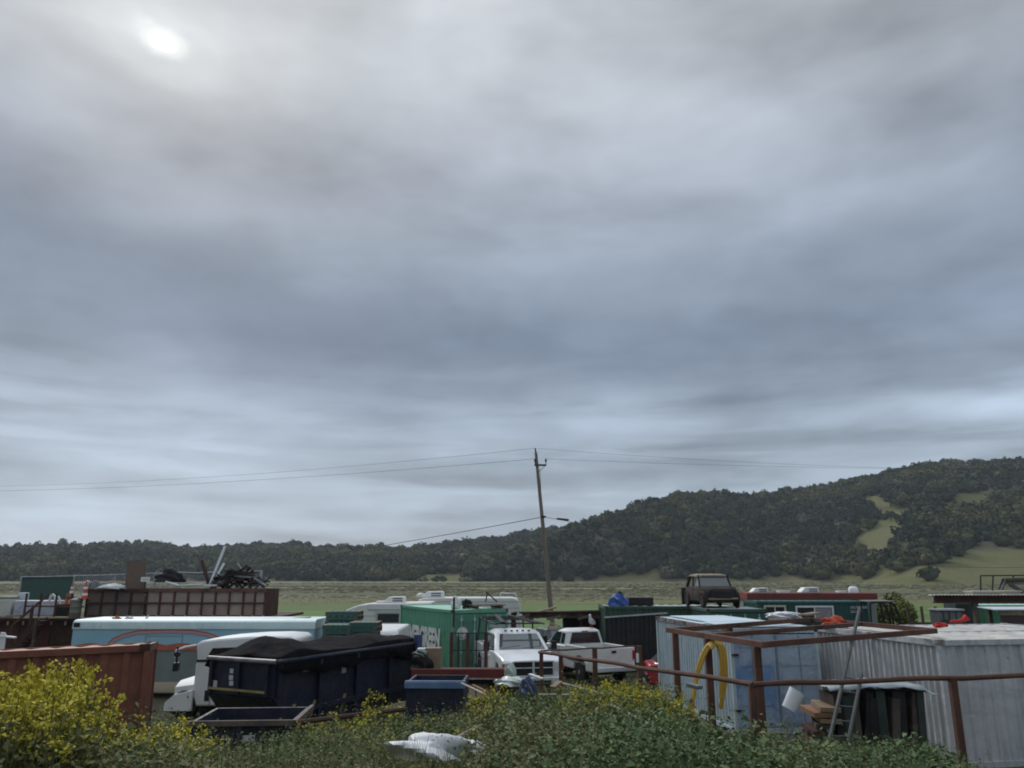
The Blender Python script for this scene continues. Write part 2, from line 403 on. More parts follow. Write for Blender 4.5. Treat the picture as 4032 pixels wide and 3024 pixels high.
# grass openings on the slope, outlined in the picture and kept free of trees
def z8(pts): return [(2400 + a * 0.7378, 1750 + b * 0.7378) for a, b in pts]
OPEN = [z8([(1345, 520), (1360, 462), (1500, 400), (1565, 415), (1545, 500), (1450, 560), (1380, 605)]),
        z8([(1340, 285), (1450, 262), (1530, 332), (1700, 342), (1830, 295), (1930, 238), (2045, 248), (2030, 312), (1820, 333), (1600, 352), (1560, 412), (1500, 395), (1430, 330)]),
        z8([(1440, 660), (1700, 648), (1850, 605), (2000, 512), (2035, 508), (2420, 640), (2600, 1100), (1380, 1100), (1420, 720)]),
        z8([(-200, 705), (20, 700), (150, 678), (262, 672), (270, 712), (700, 715), (1440, 700), (1440, 900), (-200, 900)])]
def inpoly(px, py, poly):
    px = np.asarray(px); ins = np.zeros(px.shape, bool); n = len(poly)
    for i in range(n):
        x1, y1 = poly[i]; x2, y2 = poly[i - 1]
        c = ((y1 > py) != (y2 > py)) & (px < (x2 - x1) * (py - y1) / (y2 - y1 + 1e-9) + x1)
        ins ^= c
    return ins
def project(X, Y, Z):
    dzv = Z - CAMZ; fw = Y * cp + dzv * sp; up = -Y * sp + dzv * cp
    return CX + F * X / fw, CY - F * up / fw

# crowns: many small leaf clumps spread through a lumpy crown volume
def crown_proto(n, seed, leaf=0.75, squash=0.78):
    r = np.random.default_rng(seed); lobes = r.normal(0, 1, (9, 3)); lobes /= np.linalg.norm(lobes, axis=1)[:, None]
    lobes[:, 2] = np.abs(lobes[:, 2]) * 1.0 - 0.35
    c = lobes * r.uniform(0.35, 0.85, (9, 1))
    which = r.integers(0, 9, n); d = r.normal(0, 1, (n, 3)); d /= np.linalg.norm(d, axis=1)[:, None]
    rad = r.uniform(0.30, 0.50, (9,))[which] * r.uniform(0.72, 1.06, n)
    p = c[which] + d * rad[:, None]; p[:, 2] *= squash
    nrm = d + r.normal(0, 0.45, (n, 3)); nrm /= np.linalg.norm(nrm, axis=1)[:, None]
    a = np.cross(nrm, r.normal(0, 1, (n, 3))); a /= np.linalg.norm(a, axis=1)[:, None]; b = np.cross(nrm, a)
    s = leaf * r.uniform(0.09, 0.19, (n, 1))
    V = np.stack([p - a * s - b * s * 0.7, p + a * s * 0.8 - b * s, p + a * s + b * s * 0.8, p - a * s * 0.7 + b * s], 1)
    return V                                             # n,4,3 in units of the crown radius
ICO = None
def ico_core():
    bm = bmesh.new(); bmesh.ops.create_icosphere(bm, subdivisions=2, radius=1.0)
    V = np.array([v.co[:] for v in bm.verts]); Fi = np.array([[v.index for v in f.verts] for f in bm.faces]); bm.free(); return V, Fi
IV, IF = ico_core()
LEAFM = [mat('oak_leaves', (.040, .056, .026), (.066, .080, .036), scale=0.06, rough=0.9, spec=0.1, fine=0.4, bscale=0.8),
         mat('oak_leaves_olive', (.088, .096, .040), (.115, .11, .055), scale=0.06, rough=0.9, spec=0.1, fine=0.4, bscale=0.8),
         mat('oak_leaves_blue', (.032, .045, .030), (.048, .060, .040), scale=0.06, rough=0.9, spec=0.1, fine=0.4, bscale=0.8),
         mat('oak_leaves_bare', (.125, .115, .08), (.10, .09, .065), scale=0.06, rough=0.9, spec=0.1, fine=0.3, bscale=0.8)]
TRUNK = mat('bark', (.07, .055, .042), (.11, .09, .07), scale=3, rough=0.95)
PROTO = [crown_proto(260, 100 + k, 0.8, 0.9) for k in range(9)]
def wood(name, P, Rr, label):
    n = len(P); allV, mids = [], []
    pat = fbm(P[:, 0], P[:, 1], .022, 31) + rng.normal(0, .45, n)
    for k in range(n):
        pr = PROTO[k % 9]; th = rng.uniform(0, 6.28); c, s = math.cos(th), math.sin(th)
        rot = np.array([[c, -s, 0], [s, c, 0], [0, 0, 1]])
        sc = Rr[k] * np.array([rng.uniform(.85, 1.2), rng.uniform(.85, 1.2), rng.uniform(0.8, 1.35)])
        allV.append((pr @ rot.T) * sc + P[k] + np.array([0, 0, Rr[k] * 0.62])); mids.append(np.full(len(pr), 3 if rng.uniform() < .05 else (1 if pat[k] > .55 else (2 if pat[k] < -.35 else 0))))
    V = np.concatenate(allV).reshape(-1, 3); Fq = np.arange(len(V)).reshape(-1, 4)
    # dark lumpy cores so that the crowns are not see-through
    cv, cf = [], []
    for k in range(n):
        jit = 1 + 0.18 * np.sin(IV @ rng.normal(0, 3, (3,)) + rng.uniform(0, 6))
        cv.append(IV * jit[:, None] * Rr[k] * np.array([.66, .66, .52]) + P[k] + np.array([0, 0, Rr[k] * 0.45])); cf.append(IF + k * len(IV))
    CV = np.concatenate(cv); CF = np.concatenate(cf) + len(V)
    me = bpy.data.meshes.new(name); VV = np.concatenate([V, CV])
    me.vertices.add(len(VV)); me.vertices.foreach_set('co', VV.astype(np.float32).ravel())
    loops = np.concatenate([Fq.ravel(), CF.ravel()]).astype(np.int32)
    me.loops.add(len(loops)); me.loops.foreach_set('vertex_index', loops)
    st = np.concatenate([np.arange(len(Fq)) * 4, len(Fq) * 4 + np.arange(len(CF)) * 3]).astype(np.int32)
    me.polygons.add(len(st)); me.polygons.foreach_set('loop_start', st)
    for q in LEAFM: me.materials.append(q)
    core_mid = np.repeat(np.array([m_[0] for m_ in mids]), len(IF))
    me.polygons.foreach_set('material_index', np.concatenate([np.concatenate(mids), core_mid]).astype(np.int32))
    me.update(calc_edges=True)
    o = bpy.data.objects.new(name, me); COL.objects.link(o)
    tag(o, label, 'woodland', kind='stuff')
    return o
def slope_points(fn, pxr, tr, spacing, keep):
    pts, rad = [], []
    grid = {}
    tries = int(26 * (pxr[1] - pxr[0]))
    PX = rng.uniform(pxr[0], pxr[1], tries); TT = rng.uniform(tr[0], tr[1], tries) ** 0.9
    X, Y, Z = fn(PX, TT); qx, qy = project(X, Y, Z)
    ok = keep(qx, qy, TT)
    for k in np.nonzero(ok)[0]:
        key = (int(X[k] // spacing), int(Y[k] // spacing)); bad = False
        for a in (-1, 0, 1):
            for b in (-1, 0, 1):
                for (xx, yy) in grid.get((key[0] + a, key[1] + b), ()):
                    if (xx - X[k]) ** 2 + (yy - Y[k]) ** 2 < spacing ** 2: bad = True
        if bad: continue
        grid.setdefault(key, []).append((X[k], Y[k])); pts.append((X[k], Y[k], Z[k])); rad.append(rng.uniform(0.55, 1.35))
    return np.array(pts), np.array(rad)
lp, lr = slope_points(hill_l, (-700, 2420), (0.0, 1.03), 7.6, lambda qx, qy, tt_: ~((tt_ < 0.12) & (qx > 1640) & (qx < 1900)))
wood('oak_woodland', lp, lr * 6.6, 'dark oak woodland covering the low far ridge behind the yard')
def keep_r(qx, qy, tt_):
    ok = np.ones(qx.shape, bool)
    jx, jy = fbm(qx, qy, .06, 8), fbm(qx, qy, .07, 9); qx = qx + 11 * jx; qy = qy + 8 * jy; stray = rng.uniform(0, 1, qx.shape) < .0012
    for poly in OPEN:
        for ddx, ddy in ((0, 0), (0, -16), (0, -34), (22, -10), (-22, -10)): ok &= ~inpoly(qx + ddx, qy + ddy, poly) | stray
    return ok
rp, rr_ = slope_points(hill_r, (1845, 4500), (0.0, 1.03), 7.2, keep_r)
wood('oak_woodland.001', rp, rr_ * 6.2, 'dark oak woodland on the higher hill rising behind the utility pole')

# separate trees and shrubs one can pick out in the openings and along the marsh edge
def tree_thing(name, label, cat, X, Y, Z, rad, m, seed, hgt=1.0, group=None, n=320, trunk=True, leaf=0.7):
    o = thing(name, label, cat, (X, Y, Z), group=group)
    pr = crown_proto(n, seed, leaf, 0.8 * hgt)
    V = (pr * rad + np.array([0, 0, rad * (0.75 if trunk else 0.5) * hgt])).reshape(-1, 3)
    c = np_mesh('crown', V, np.arange(len(V)).reshape(-1, 4), m); c.parent = o
    if trunk:
        b = MB(); b.tube([(0, 0, -0.4), (0.05 * rad, 0, rad * .35), (0, 0.05 * rad, rad * .75)], [rad * .10, rad * .075, rad * .04], 7)
        for k in range(4):
            g = seed + k * 1.6; b.tube([(0, 0, rad * .35), (math.cos(g) * rad * .4, math.sin(g) * rad * .4, rad * .8)], [rad * .05, rad * .02], 5)
        b.build('trunk', TRUNK, o)
    return o
def on_slope(px, py):
    TT = np.linspace(0, 1, 300); X, Y, Z = hill_r(np.full(300, px), TT); qx, qy = project(X, Y, Z)
    k = int(np.argmin(np.abs(qy - py))); return X[k], Y[k], Z[k]
for k, (px, py, rd, lab) in enumerate([
        (z8([(1545, 330)])[0] + (7.0, 'broad dark oak at the lower edge of the upper grass opening')),
        (z8([(1620, 335)])[0] + (7.5, 'widest oak standing alone in the upper grass opening')),
        (z8([(1690, 330)])[0] + (6.0, 'rounded oak ending the row in the upper grass opening')),
        (z8([(1537, 405)])[0] + (5.2, 'small dark oak at the neck of the grassy gully')),
        (z8([(1775, 308)])[0] + (5.2, 'pale thin oak between two grass patches high on the hill')),
        (z8([(1885, 282)])[0] + (5.6, 'oak at the left end of the highest grass patch')),
        (z8([(1560, 560)])[0] + (7.0, 'tall oak beside the grassy gully, lower edge of the wood')),
        (z8([(1640, 640)])[0] + (7.0, 'oak at the foot of the grassy gully'))]):
    X, Y, Z = on_slope(px, py)
    tree_thing('oak_tree', lab, 'tree', X, Y, Z, rd, LEAFM[k % 3], 300 + k, group='oaks in the hillside grass')
PALE = mat('shrub_pale', (.15, .155, .09), (.11, .12, .06), scale=0.3, rough=0.9)
for k, (px, Y, rd, lab, mm) in enumerate([(1735, 560, 6, 'dark round shrub at the marsh edge below the ridge', LEAFM[0]),
        (1835, 555, 5.5, 'pale dry willow shrub at the foot of the far ridge', PALE), (1670, 575, 4.5, 'low pale shrub at the marsh edge, nearest the dark ridge foot', PALE)]):
    tree_thing('shrub', lab, 'shrub', xat(px, Y), Y, -0.6, rd, mm, 500 + k, 0.7, group='shrubs along the marsh edge', n=220, trunk=False)

# ------------------------------------------------------------------ damp air between the yard and the hills
b = MB(); b.box(-4400, 4400, -120, 2800, -8, 190)
hz = bpy.data.materials.new('haze'); hz.use_nodes = True; t = hz.node_tree; t.nodes.clear()
pv_ = nd(t, 'ShaderNodeVolumePrincipled', {'Color': (.80, .88, 1.0, 1), 'Density': .00013, 'Anisotropy': 0.2})
nd(t, 'ShaderNodeOutputMaterial', {'Volume': pv_.outputs[0]})
tag(b.build('haze', hz), 'thin grey haze over the marsh', 'haze', kind='stuff')
scene.cycles.volume_bounces = 0
scene.cycles.volume_step_rate = 4.0

# ------------------------------------------------------------------ shipping containers
RUST = mat('rust_steel', (.088, .042, .032), (.125, .066, .046), scale=1.6, rough=0.9, c3=(.055, .028, .024), s3=1.2, bump=0.2, run=(.22,.10,.05), runamt=.5)
RUSTD = mat('rust_dark', (.055, .028, .024), (.09, .045, .032), scale=1.2, rough=0.9, bump=0.2)
RUSTP = mat('rust_pink', (.165, .085, .064), (.11, .055, .043), scale=2.0, rough=0.9, c3=(.075, .035, .03), s3=1.5, bump=0.2, run=(.10,.045,.035), runamt=.6)
DARK = mat('black_steel', (.016, .016, .018), (.03, .028, .027), scale=2, rough=0.8)
WHITEP = mat('white_paint', (.72, .73, .73), (.58, .58, .56), scale=1.2, rough=0.5, lo=.5, hi=.8)
GALV = mat('galvanised', (.42, .44, .45), (.30, .31, .32), scale=3, rough=0.45, metal=0.5)
WOODP = mat('weathered_wood', (.21, .165, .12), (.13, .10, .075), scale=3, rough=0.9, c3=(.30, .25, .19), s3=2.0)
WOODD = mat('dark_wood', (.06, .046, .038), (.10, .078, .062), scale=2.5, rough=0.95, c3=(.16, .13, .105), s3=2.2)
def corr(b, p0, ux, n_dir, L, z0, z1, pitch, depth, ends=0.0):
    """trapezoid corrugated sheet standing on the line p0 + s*ux, waves along n_dir"""
    p0, ux, nd_ = Vector(p0), Vector(ux), Vector(n_dir)
    s = 0.0; prof = [(0.0, 0.0)]
    k = max(1, round(L / pitch)); pt = L / k
    for i in range(k):
        a = i * pt
        prof += [(a + pt * .25, 0), (a + pt * .38, -depth), (a + pt * .87, -depth), (a + pt, 0)]
    vs = []
    for (a, d) in prof:
        q = p0 + ux * a + nd_ * d
        vs += [(q.x, q.y, z0), (q.x, q.y, z1)]
    fs = [(2 * i, 2 * i + 2, 2 * i + 3, 2 * i + 1) for i in range(len(prof) - 1)]
    b.add(vs, fs)
def container(label, loc, ang, m, L=6.06, W=2.44, H=2.59, roof_m=None, rail_m=None, doors='x0', pitch=0.278, group='shipping containers', tilt=(0, 0),
              door_m=None, bars=True, cast_m=None, end_pitch=None):
    o = thing('shipping_container', label, 'container', loc, group=group, rot=(tilt[0], tilt[1], ang))
    rail_m = rail_m or m; roof_m = roof_m or m; cast_m = cast_m or rail_m
    b = MB(); corr(b, (.06, .03, 0), (1, 0, 0), (0, -1, 0), L - .12, .14, H - .13, pitch, .036); b.build('side_wall', m, o, thick=.004)
    b = MB(); corr(b, (.06, W - .03, 0), (1, 0, 0), (0, 1, 0), L - .12, .14, H - .13, pitch, .036); b.build('side_wall', m, o, thick=.004)
    for x, nx_ in ((0.03, -1), (L - .03, 1)):
        if doors == 'x0' and x < 1:
            for k in range(2):
                y0 = .08 + k * (W - .16) / 2; y1 = y0 + (W - .16) / 2 - .012
                b = MB(); b.box(.012, .05, y0, y1, .17, H - .17)
                for z in (.17, .62, 1.1, 1.58, 2.05): b.box(.0, .0115, y0 + .12, y1 - .12, z + .06, z + .36)
                d = b.build('door', door_m or m, o)
                if bars:
                    for yy in (y0 + .28, y1 - .28):
                        b = MB(); b.tube([(-.02, yy, .2), (-.02, yy, H - .2)], .017, 6)
                        for z in (.3, .95, 1.7, H - .42): b.box(-.042, .011, yy - .045, yy + .045, z, z + .09)
                        b.build('locking_bar', mat('pale_green_bar', (.40, .56, .48), (.32, .46, .39), scale=3, rough=.5), d)
        else:
            b = MB(); corr(b, (x, .08, 0), (0, 1, 0), (nx_, 0, 0), W - .16, .14, H - .13, end_pitch or pitch, .036); b.build('end_wall', m, o, thick=.004)
    b = MB()
    k = int(L / .42); vs = []
    for i in range(k * 4 + 1):
        a = .05 + (L - .1) * i / (k * 4); z = H - .045 + (.02 if (i % 4) in (1, 2) else 0)
        vs += [(a, .05, z), (a, W - .05, z)]
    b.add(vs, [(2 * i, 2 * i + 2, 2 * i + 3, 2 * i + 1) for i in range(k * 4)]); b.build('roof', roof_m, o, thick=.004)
    for y in (0, W - .06):
        b = MB(); b.box(.1, L - .1, y, y + .06, H - .13, H - .012); b.build('top_rail', rail_m, o, bevel=.008)
        b = MB(); b.box(.1, L - .1, y, y + .06, 0.02, .14); b.build('bottom_rail', rail_m, o)
    for x in (0, L - .08):
        b = MB(); b.box(x, x + .08, .09, W - .09, H - .14, H - .01); b.build('header', rail_m, o)
        b = MB(); b.box(x, x + .08, .09, W - .09, .02, .15); b.build('sill', rail_m, o)
        for y in (0, W - .09):
            b = MB(); b.box(x - .001, x + .082, y - .001, y + .091, .11, H - .11); b.build('corner_post', rail_m, o)
            for z in (0, H - .118):
                b = MB(); b.box(x - .008 if x < 1 else x - .09, x + .17 if x < 1 else x + .088, y - .008, y + .10, z, z + .12); b.build('corner_casting', cast_m, o, bevel=.012)
    return o

EG = mat('green_paint', (.115, .33, .21), (.12, .29, .19), scale=0.8, rough=0.55, streak=True, c3=(.035, .15, .085), s3=1.3, lo3=.56, hi3=.75, run=(.10,.085,.06), runamt=.55, dent=.35)
EGD = mat('green_door_paint', (.085, .225, .155), (.07, .185, .13), scale=1.2, rough=0.55, c3=(.10, .22, .15), s3=1.6, run=(.12,.10,.075), runamt=.5, dent=.3)
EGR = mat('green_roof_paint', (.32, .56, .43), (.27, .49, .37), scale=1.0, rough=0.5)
ang = math.atan2(.888, -.46)
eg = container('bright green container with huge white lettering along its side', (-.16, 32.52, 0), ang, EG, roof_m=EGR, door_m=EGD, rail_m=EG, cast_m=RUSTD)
Mside = Matrix.Translation((1.25 + 3.85, 2.44 + .012, .98)) @ Matrix(((-1, 0, 0, 0), (0, 0, 1, 0), (0, 1, 0, 0), (0, 0, 0, 1)))
LET = mat('white_lettering', (.66, .67, .64), (.50, .52, .50), scale=2, rough=0.6)
text_part('EVERGREEN', 3.85, .84, Mside, LET, eg, bold=.05)
# door roundel: white disc, four-pointed star and a ring of small marks
def door_disc(parent, y, z, r):
    b = MB(); b.lathe([(r, -.006), (r, .0)], 28, Matrix.Translation((-.012, y, z)) @ Matrix.Rotation(R(90), 4, 'Y')); d = b.build('roundel', LET, parent)
    b = MB(); pts = []
    for k in range(8):
        rr = r * .42 if k % 2 == 0 else r * .12
        g = k * math.pi / 4; pts.append((y + rr * math.sin(g), z + rr * math.cos(g)))
    b.prism(pts, -.024, -.019, 'x'); b.build('star', EGD, d)
    b = MB()
    for k in range(11):
        g = R(130 + k * 10); cy_, cz_ = y - r * .72 * math.sin(g), z + r * .72 * math.cos(g)
        b.box(-.023, -.019, cy_ - .012, cy_ + .012, cz_ - .022, cz_ + .022)
    b.build('ring_lettering', EGD, d)
door_disc(eg, 2.44 - .42, 1.70, .24)
Mdoor = Matrix(((0, 0, -1, -.014), (-1, 0, 0, .82), (0, 1, 0, 1.88), (0, 0, 0, 1)))
text_part('EVERGREEN', .68, .12, Mdoor, LET, eg, bold=.02)

PB = mat('pale_blue_paint', (.46, .54, .58), (.36, .44, .48), scale=1.1, rough=0.6, streak=True, c3=(.46, .53, .55), s3=.8, run=(.17,.12,.085), runamt=.8, dent=.4)
BD = mat('patchy_blue_doors', (.36, .43, .52), (.27, .35, .50), scale=.9, rough=0.6, c3=(.16, .27, .46), s3=.55, lo3=.54, hi3=.62, run=(.18,.16,.15), runamt=.65, dent=.5)
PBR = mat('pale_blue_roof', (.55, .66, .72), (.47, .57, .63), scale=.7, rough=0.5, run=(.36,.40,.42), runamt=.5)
bang = math.atan2(.991, -.135)
bc = container('pale blue container with smooth patchy blue doors and rusty top edge', (8.08, 21.33, -.02), bang, PB, roof_m=PBR, rail_m=PB, door_m=BD, cast_m=RUSTD, bars=False, pitch=.2)
b = MB(); b.box(.12, 5.9, 2.405, 2.447, 2.475, 2.583); b.build('rusted_rail_edge', mat('rust_edge', (.11, .05, .035), (.33, .38, .40), scale=2.2, rough=.9), bc)
b = MB(); b.box(-.012, .0, 1.16, 1.2, .2, 2.4); b.box(-.012, 0, .55, .57, .2, 2.4); b.box(-.012, 0, 1.84, 1.86, .2, 2.4); b.build('door_seam', mat('door_edge', (.20, .24, .29), rough=.7), bc)
for z in (.55, 1.25, 1.9):
    b = MB(); b.box(-.03, 0, 2.24, 2.42, z, z + .05); b.build('hinge', RUSTD, bc)
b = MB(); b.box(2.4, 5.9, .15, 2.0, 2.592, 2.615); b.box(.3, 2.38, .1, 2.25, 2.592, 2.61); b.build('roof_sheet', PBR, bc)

GY = mat('grey_paint', (.49, .50, .51), (.39, .40, .41), scale=.9, rough=0.6, streak=True, c3=(.41, .43, .45), s3=1.0, run=(.17,.15,.135), runamt=.8, dent=.5)
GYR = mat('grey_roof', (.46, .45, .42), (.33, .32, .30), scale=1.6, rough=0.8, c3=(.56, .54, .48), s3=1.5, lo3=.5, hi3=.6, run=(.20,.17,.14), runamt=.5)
gang = math.atan2(.17, .985)
container('weathered grey container nearest the rusty pipe fence', (9.16, 17.4, -.03), gang, GY, roof_m=GYR, doors=None, cast_m=mat('casting_grey', (.27, .27, .26), (.14, .08, .06), scale=4), end_pitch=.19)
container('second grey container standing behind the nearest grey one', (8.73, 19.86, -.03), gang, GY, roof_m=GYR, doors=None, end_pitch=.19)

OR = mat('oxide_red_paint', (.20, .075, .046), (.155, .057, .037), scale=.8, rough=0.65, c3=(.15, .045, .03), s3=.7, lo3=.55, hi3=.8, run=(.09,.035,.026), runamt=.6, dent=.5)
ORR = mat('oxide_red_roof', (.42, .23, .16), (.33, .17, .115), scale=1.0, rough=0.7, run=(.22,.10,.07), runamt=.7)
oc = Vector((-6.39, 14.4, 0)) - 6.06 * Vector((.935, .355, 0))
container('rust orange container behind the yellow mustard flowers', (oc.x, oc.y, .0), math.atan2(.355, .935), OR, roof_m=ORR, doors=None, pitch=.34, tilt=(R(-3.2), R(-1.2)), cast_m=RUSTD)

DG = mat('dark_green_paint', (.052, .105, .072), (.04, .08, .06), scale=1.0, rough=0.7, streak=True, c3=(.08, .125, .085), s3=1.4, run=(.09,.075,.055), runamt=.5, dent=.3)
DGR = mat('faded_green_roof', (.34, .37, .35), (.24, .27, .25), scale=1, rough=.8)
container('dark green corrugated container under the burnt car and blue tarp', (4.1, 35.5, 0), R(0), DG, roof_m=DGR, doors=None, pitch=.2)
container('short dark green container end on, under the burnt car front', (10.34, 32.4, 0), R(90), mat('teal_paint', (.038, .085, .072), (.05, .10, .075), scale=1, rough=.7), roof_m=DGR, L=2.99, cast_m=RUSTD)
TL = mat('teal_container', (.03, .085, .082), (.035, .10, .095), scale=.9, rough=.65, run=(.05,.06,.05), runamt=.4)
tc_ = container('dark teal container with two white framed windows cut in', (13.3, 43.5, -.35), 0.0, TL, H=2.90, doors=None, rail_m=TL)
CREAM = mat('cream_frame', (.55, .52, .42), (.48, .45, .37), scale=2, rough=.6)
def window(parent, x0, x1, z0, z1, fm, panes, y=-.02, blind=None):
    b = MB(); t_ = .09
    b.box(x0, x1, y - .05, y + .03, z1 - t_, z1); b.box(x0, x1, y - .05, y + .03, z0, z0 + t_); b.box(x0, x0 + t_, y - .048, y + .03, z0, z1); b.box(x1 - t_, x1, y - .048, y + .03, z0, z1)
    w = b.build('window', fm, parent)
    n = panes
    for k in range(n):
        a = x0 + t_ + (x1 - x0 - 2 * t_) * k / n; c = x0 + t_ + (x1 - x0 - 2 * t_) * (k + 1) / n
        b = MB(); b.box(a + .03, c - .03, y - .02, y, z0 + t_ + .03, z1 - t_ - .03)
        b.build('pane', (blind if (blind and k == n - 1) else glass('window_glass')), w)
        if k: b = MB(); b.box(a - .03, a + .03, y - .035, y + .02, z0 + t_, z1 - t_); b.build('mullion', fm, w)
s7 = SC / 43.5
X7 = lambda px: (px - CX) / s7 - 13.3
Z7 = lambda py: zat(py, 43.5) + .35
window(tc_, X7(2997), X7(3083), Z7(2440), Z7(2383), CREAM, 2)
window(tc_, X7(3120), X7(3268), Z7(2440), Z7(2385), WHITEP, 2, blind=mat('grey_blind', (.30, .28, .30), (.24, .22, .24), scale=4))
Mt = lambda x, z: Matrix(((1, 0, 0, x), (0, 0, -1, -.045), (0, 1, 0, z), (0, 0, 0, 1)))
LETG = mat('grey_lettering', (.42, .44, .44), rough=.6)
text_part('UESU', .34, .13, Mt(X7(3333), Z7(2397)), LETG, tc_, bold=.02); text_part('241-650', .58, .13, Mt(X7(3358) , Z7(2396)), LETG, tc_, bold=.02)
text_part('22G1', .34, .13, Mt(X7(3333), Z7(2413)), LETG, tc_, bold=.02)
G2 = mat('mid_green_paint', (.05, .19, .11), (.045, .15, .09), scale=.8, rough=.6, c3=(.09, .24, .15), s3=1.5, run=(.08,.09,.06), runamt=.5)
container('mid green container at the frame edge beyond the grey ones', (22.35, 38.5, -.1), R(2), G2, H=2.62, doors=None, roof_m=EGR)

# ------------------------------------------------------------------ rusty steel carport frame resting on the containers
fr = thing('carport', 'open carport frame of rusty square tube before the pale containers', 'carport', (4.48, 14.1, 0))
ZT = 2.68
def FP(px, py):
    r = ray(px, py); t_ = (ZT - CAMZ) / r[2]; return Vector((r[0] * t_ - 4.48, r[1] * t_ - 14.1, ZT))
fN, fL, fR, fB = FP(3000, 2538), FP(2640, 2482), FP(3684, 2484), FP(3196, 2439)
mid1, mid2 = fL.lerp(fN, .46), fB.lerp(fR, .46)
ex = (fL - fN).normalized() * .16
for a, c in ((fL + ex, fN - ex * .6), (fN, fR), (fL, fB), (fB - ex * .5, fR + ex * .2), (mid1, mid2)):
    dz_ = .065 if (a, c) != (fL + ex, fN - ex * .6) else .068
    b = MB(); b.bar(a, c, .10, .11 if a is not mid1 else .10); b.build('beam', RUSTP if c == fN - ex * .6 else RUST, fr, bevel=.008)
for p in (fL + (fN - fL) * .06, mid1, fN + (fL - fN) * .05):
    b = MB(); b.box(p.x - .065, p.x + .065, p.y - .065, p.y + .065, -.1, ZT - .056); b.build('post', RUST, fr, bevel=.008)

# ------------------------------------------------------------------ pipe fences
def pipe_fence(label, pts, posts, r, m, pr=None, name='pipe_fence', mid=False):
    o = thing(name, label, 'fence', (pts[0].x, pts[0].y, 0)); org = Vector((pts[0].x, pts[0].y, 0))
    for a, c in zip(pts[:-1], pts[1:]):
        n = 8; line = [a.lerp(c, k / n) + Vector((0, 0, .012 * math.sin(k * 2.1))) for k in range(n + 1)]
        line[0], line[-1] = a, c
        b = MB(); b.tube([p - org for p in line], r, 8); b.build('rail', m, o, smooth=True)
    for p in posts:
        b = MB(); g = float(ground_z(p.x, p.y)); q = p - org; w = pr or r
        b.box(q.x - w, q.x + w, q.y - w, q.y + w, g - .3, q.z + .01); b.build('post', m, o, bevel=.006)
    return o
pf0, pf1, pf2 = at(2123, 2568, 19.0), at(2965, 2695, 10.5), at(4250, 2653, 11.6)
lin = lambda a, c, px: a.lerp(c, min(max((a.x / a.y - (px - CX) / SC) / ((a.x - c.x * 1) / a.y if False else 1), 0), 1))
def on_line(a, c, px):
    k = (px - CX) / SC                       # x = k*y on the line of sight
    t_ = (k * a.y - a.x) / ((c.x - a.x) - k * (c.y - a.y)); return a.lerp(c, t_)
pipe_fence('long bent rusty pipe rail across the weeds from pickup to grey container', [pf0, pf1, pf2],
           [pf0 + Vector((.05, 0, 0)), on_line(pf0, pf1, 2203), pf1 + Vector((0, .05, 0)), on_line(pf1, pf2, 3696)], .034, RUST, .045)
q0, q1 = at(2128, 2563, 25.2), at(2512, 2544, 26.4)
f2 = pipe_fence('short dark red pipe fence in front of the white pickup tailgate', [q0, q1], [on_line(q0, q1, 2334), on_line(q0, q1, 2506)], .025, RUST, .075)
pr_ = on_line(q0, q1, 2506)
b = MB(); v = at(2510, 2590, 26.25) - Vector((q0.x, q0.y, 0)); b.box(v.x - .045, v.x + .045, v.y - .012, v.y, v.z - .14, v.z + .14); b.build('reflector', WHITEP, f2)
# posts and mesh panel before the green container
gt = thing('mesh_fence', 'rust red posts with dark wire panels before the green container doors', 'fence', (at(1780, 2500, 25.5).x, 25.5, 0))
gx = gt.location.x
for px, top in ((1779, 2488), (1842, 2490), (1914, 2488)):
    p = at(px, top, 25.5); b = MB(); b.box(p.x - gx - .055, p.x - gx + .055, -.055, .055, -.2, p.z); b.build('post', RUST, gt, bevel=.006)
for px in (1805, 1876):
    p = at(px, 2492, 25.5); b = MB(); b.tube([(p.x - gx, .06, 0), (p.x - gx, .06, p.z)], .02, 6); b.build('stake', DARK, gt)
for py in (2493, 2562):
    a, c = at(1782, py, 25.5), at(1912, py, 25.5); b = MB(); b.tube([(a.x - gx, .06, a.z), (c.x - gx, .06, c.z)], .014, 6); b.build('wire_rail', DARK, gt)
WIRE = mat('wire', (.10, .11, .10), rough=.7)
b = MB(); a, c = at(1782, 2495, 25.5), at(1912, 2640, 25.5)
n = 22
for k in range(-n, n):
    for sgn in (1, -1):
        w, h = c.x - a.x, a.z - c.z; x0 = k * w / 14
        p = [(x0 + s_ * h / 8 * .9, s_ * h / 8) for s_ in range(9)]
        p = [(x if sgn > 0 else w - x, z) for x, z in p if 0 <= x <= w]
        if len(p) > 1: b.bar((a.x - gx + p[0][0], .07, c.z + p[0][1]), (a.x - gx + p[-1][0], .07, c.z + p[-1][1]), .006)
m_ = b.build('wire_mesh', WIRE, gt); m_['kind'] = 'stuff'

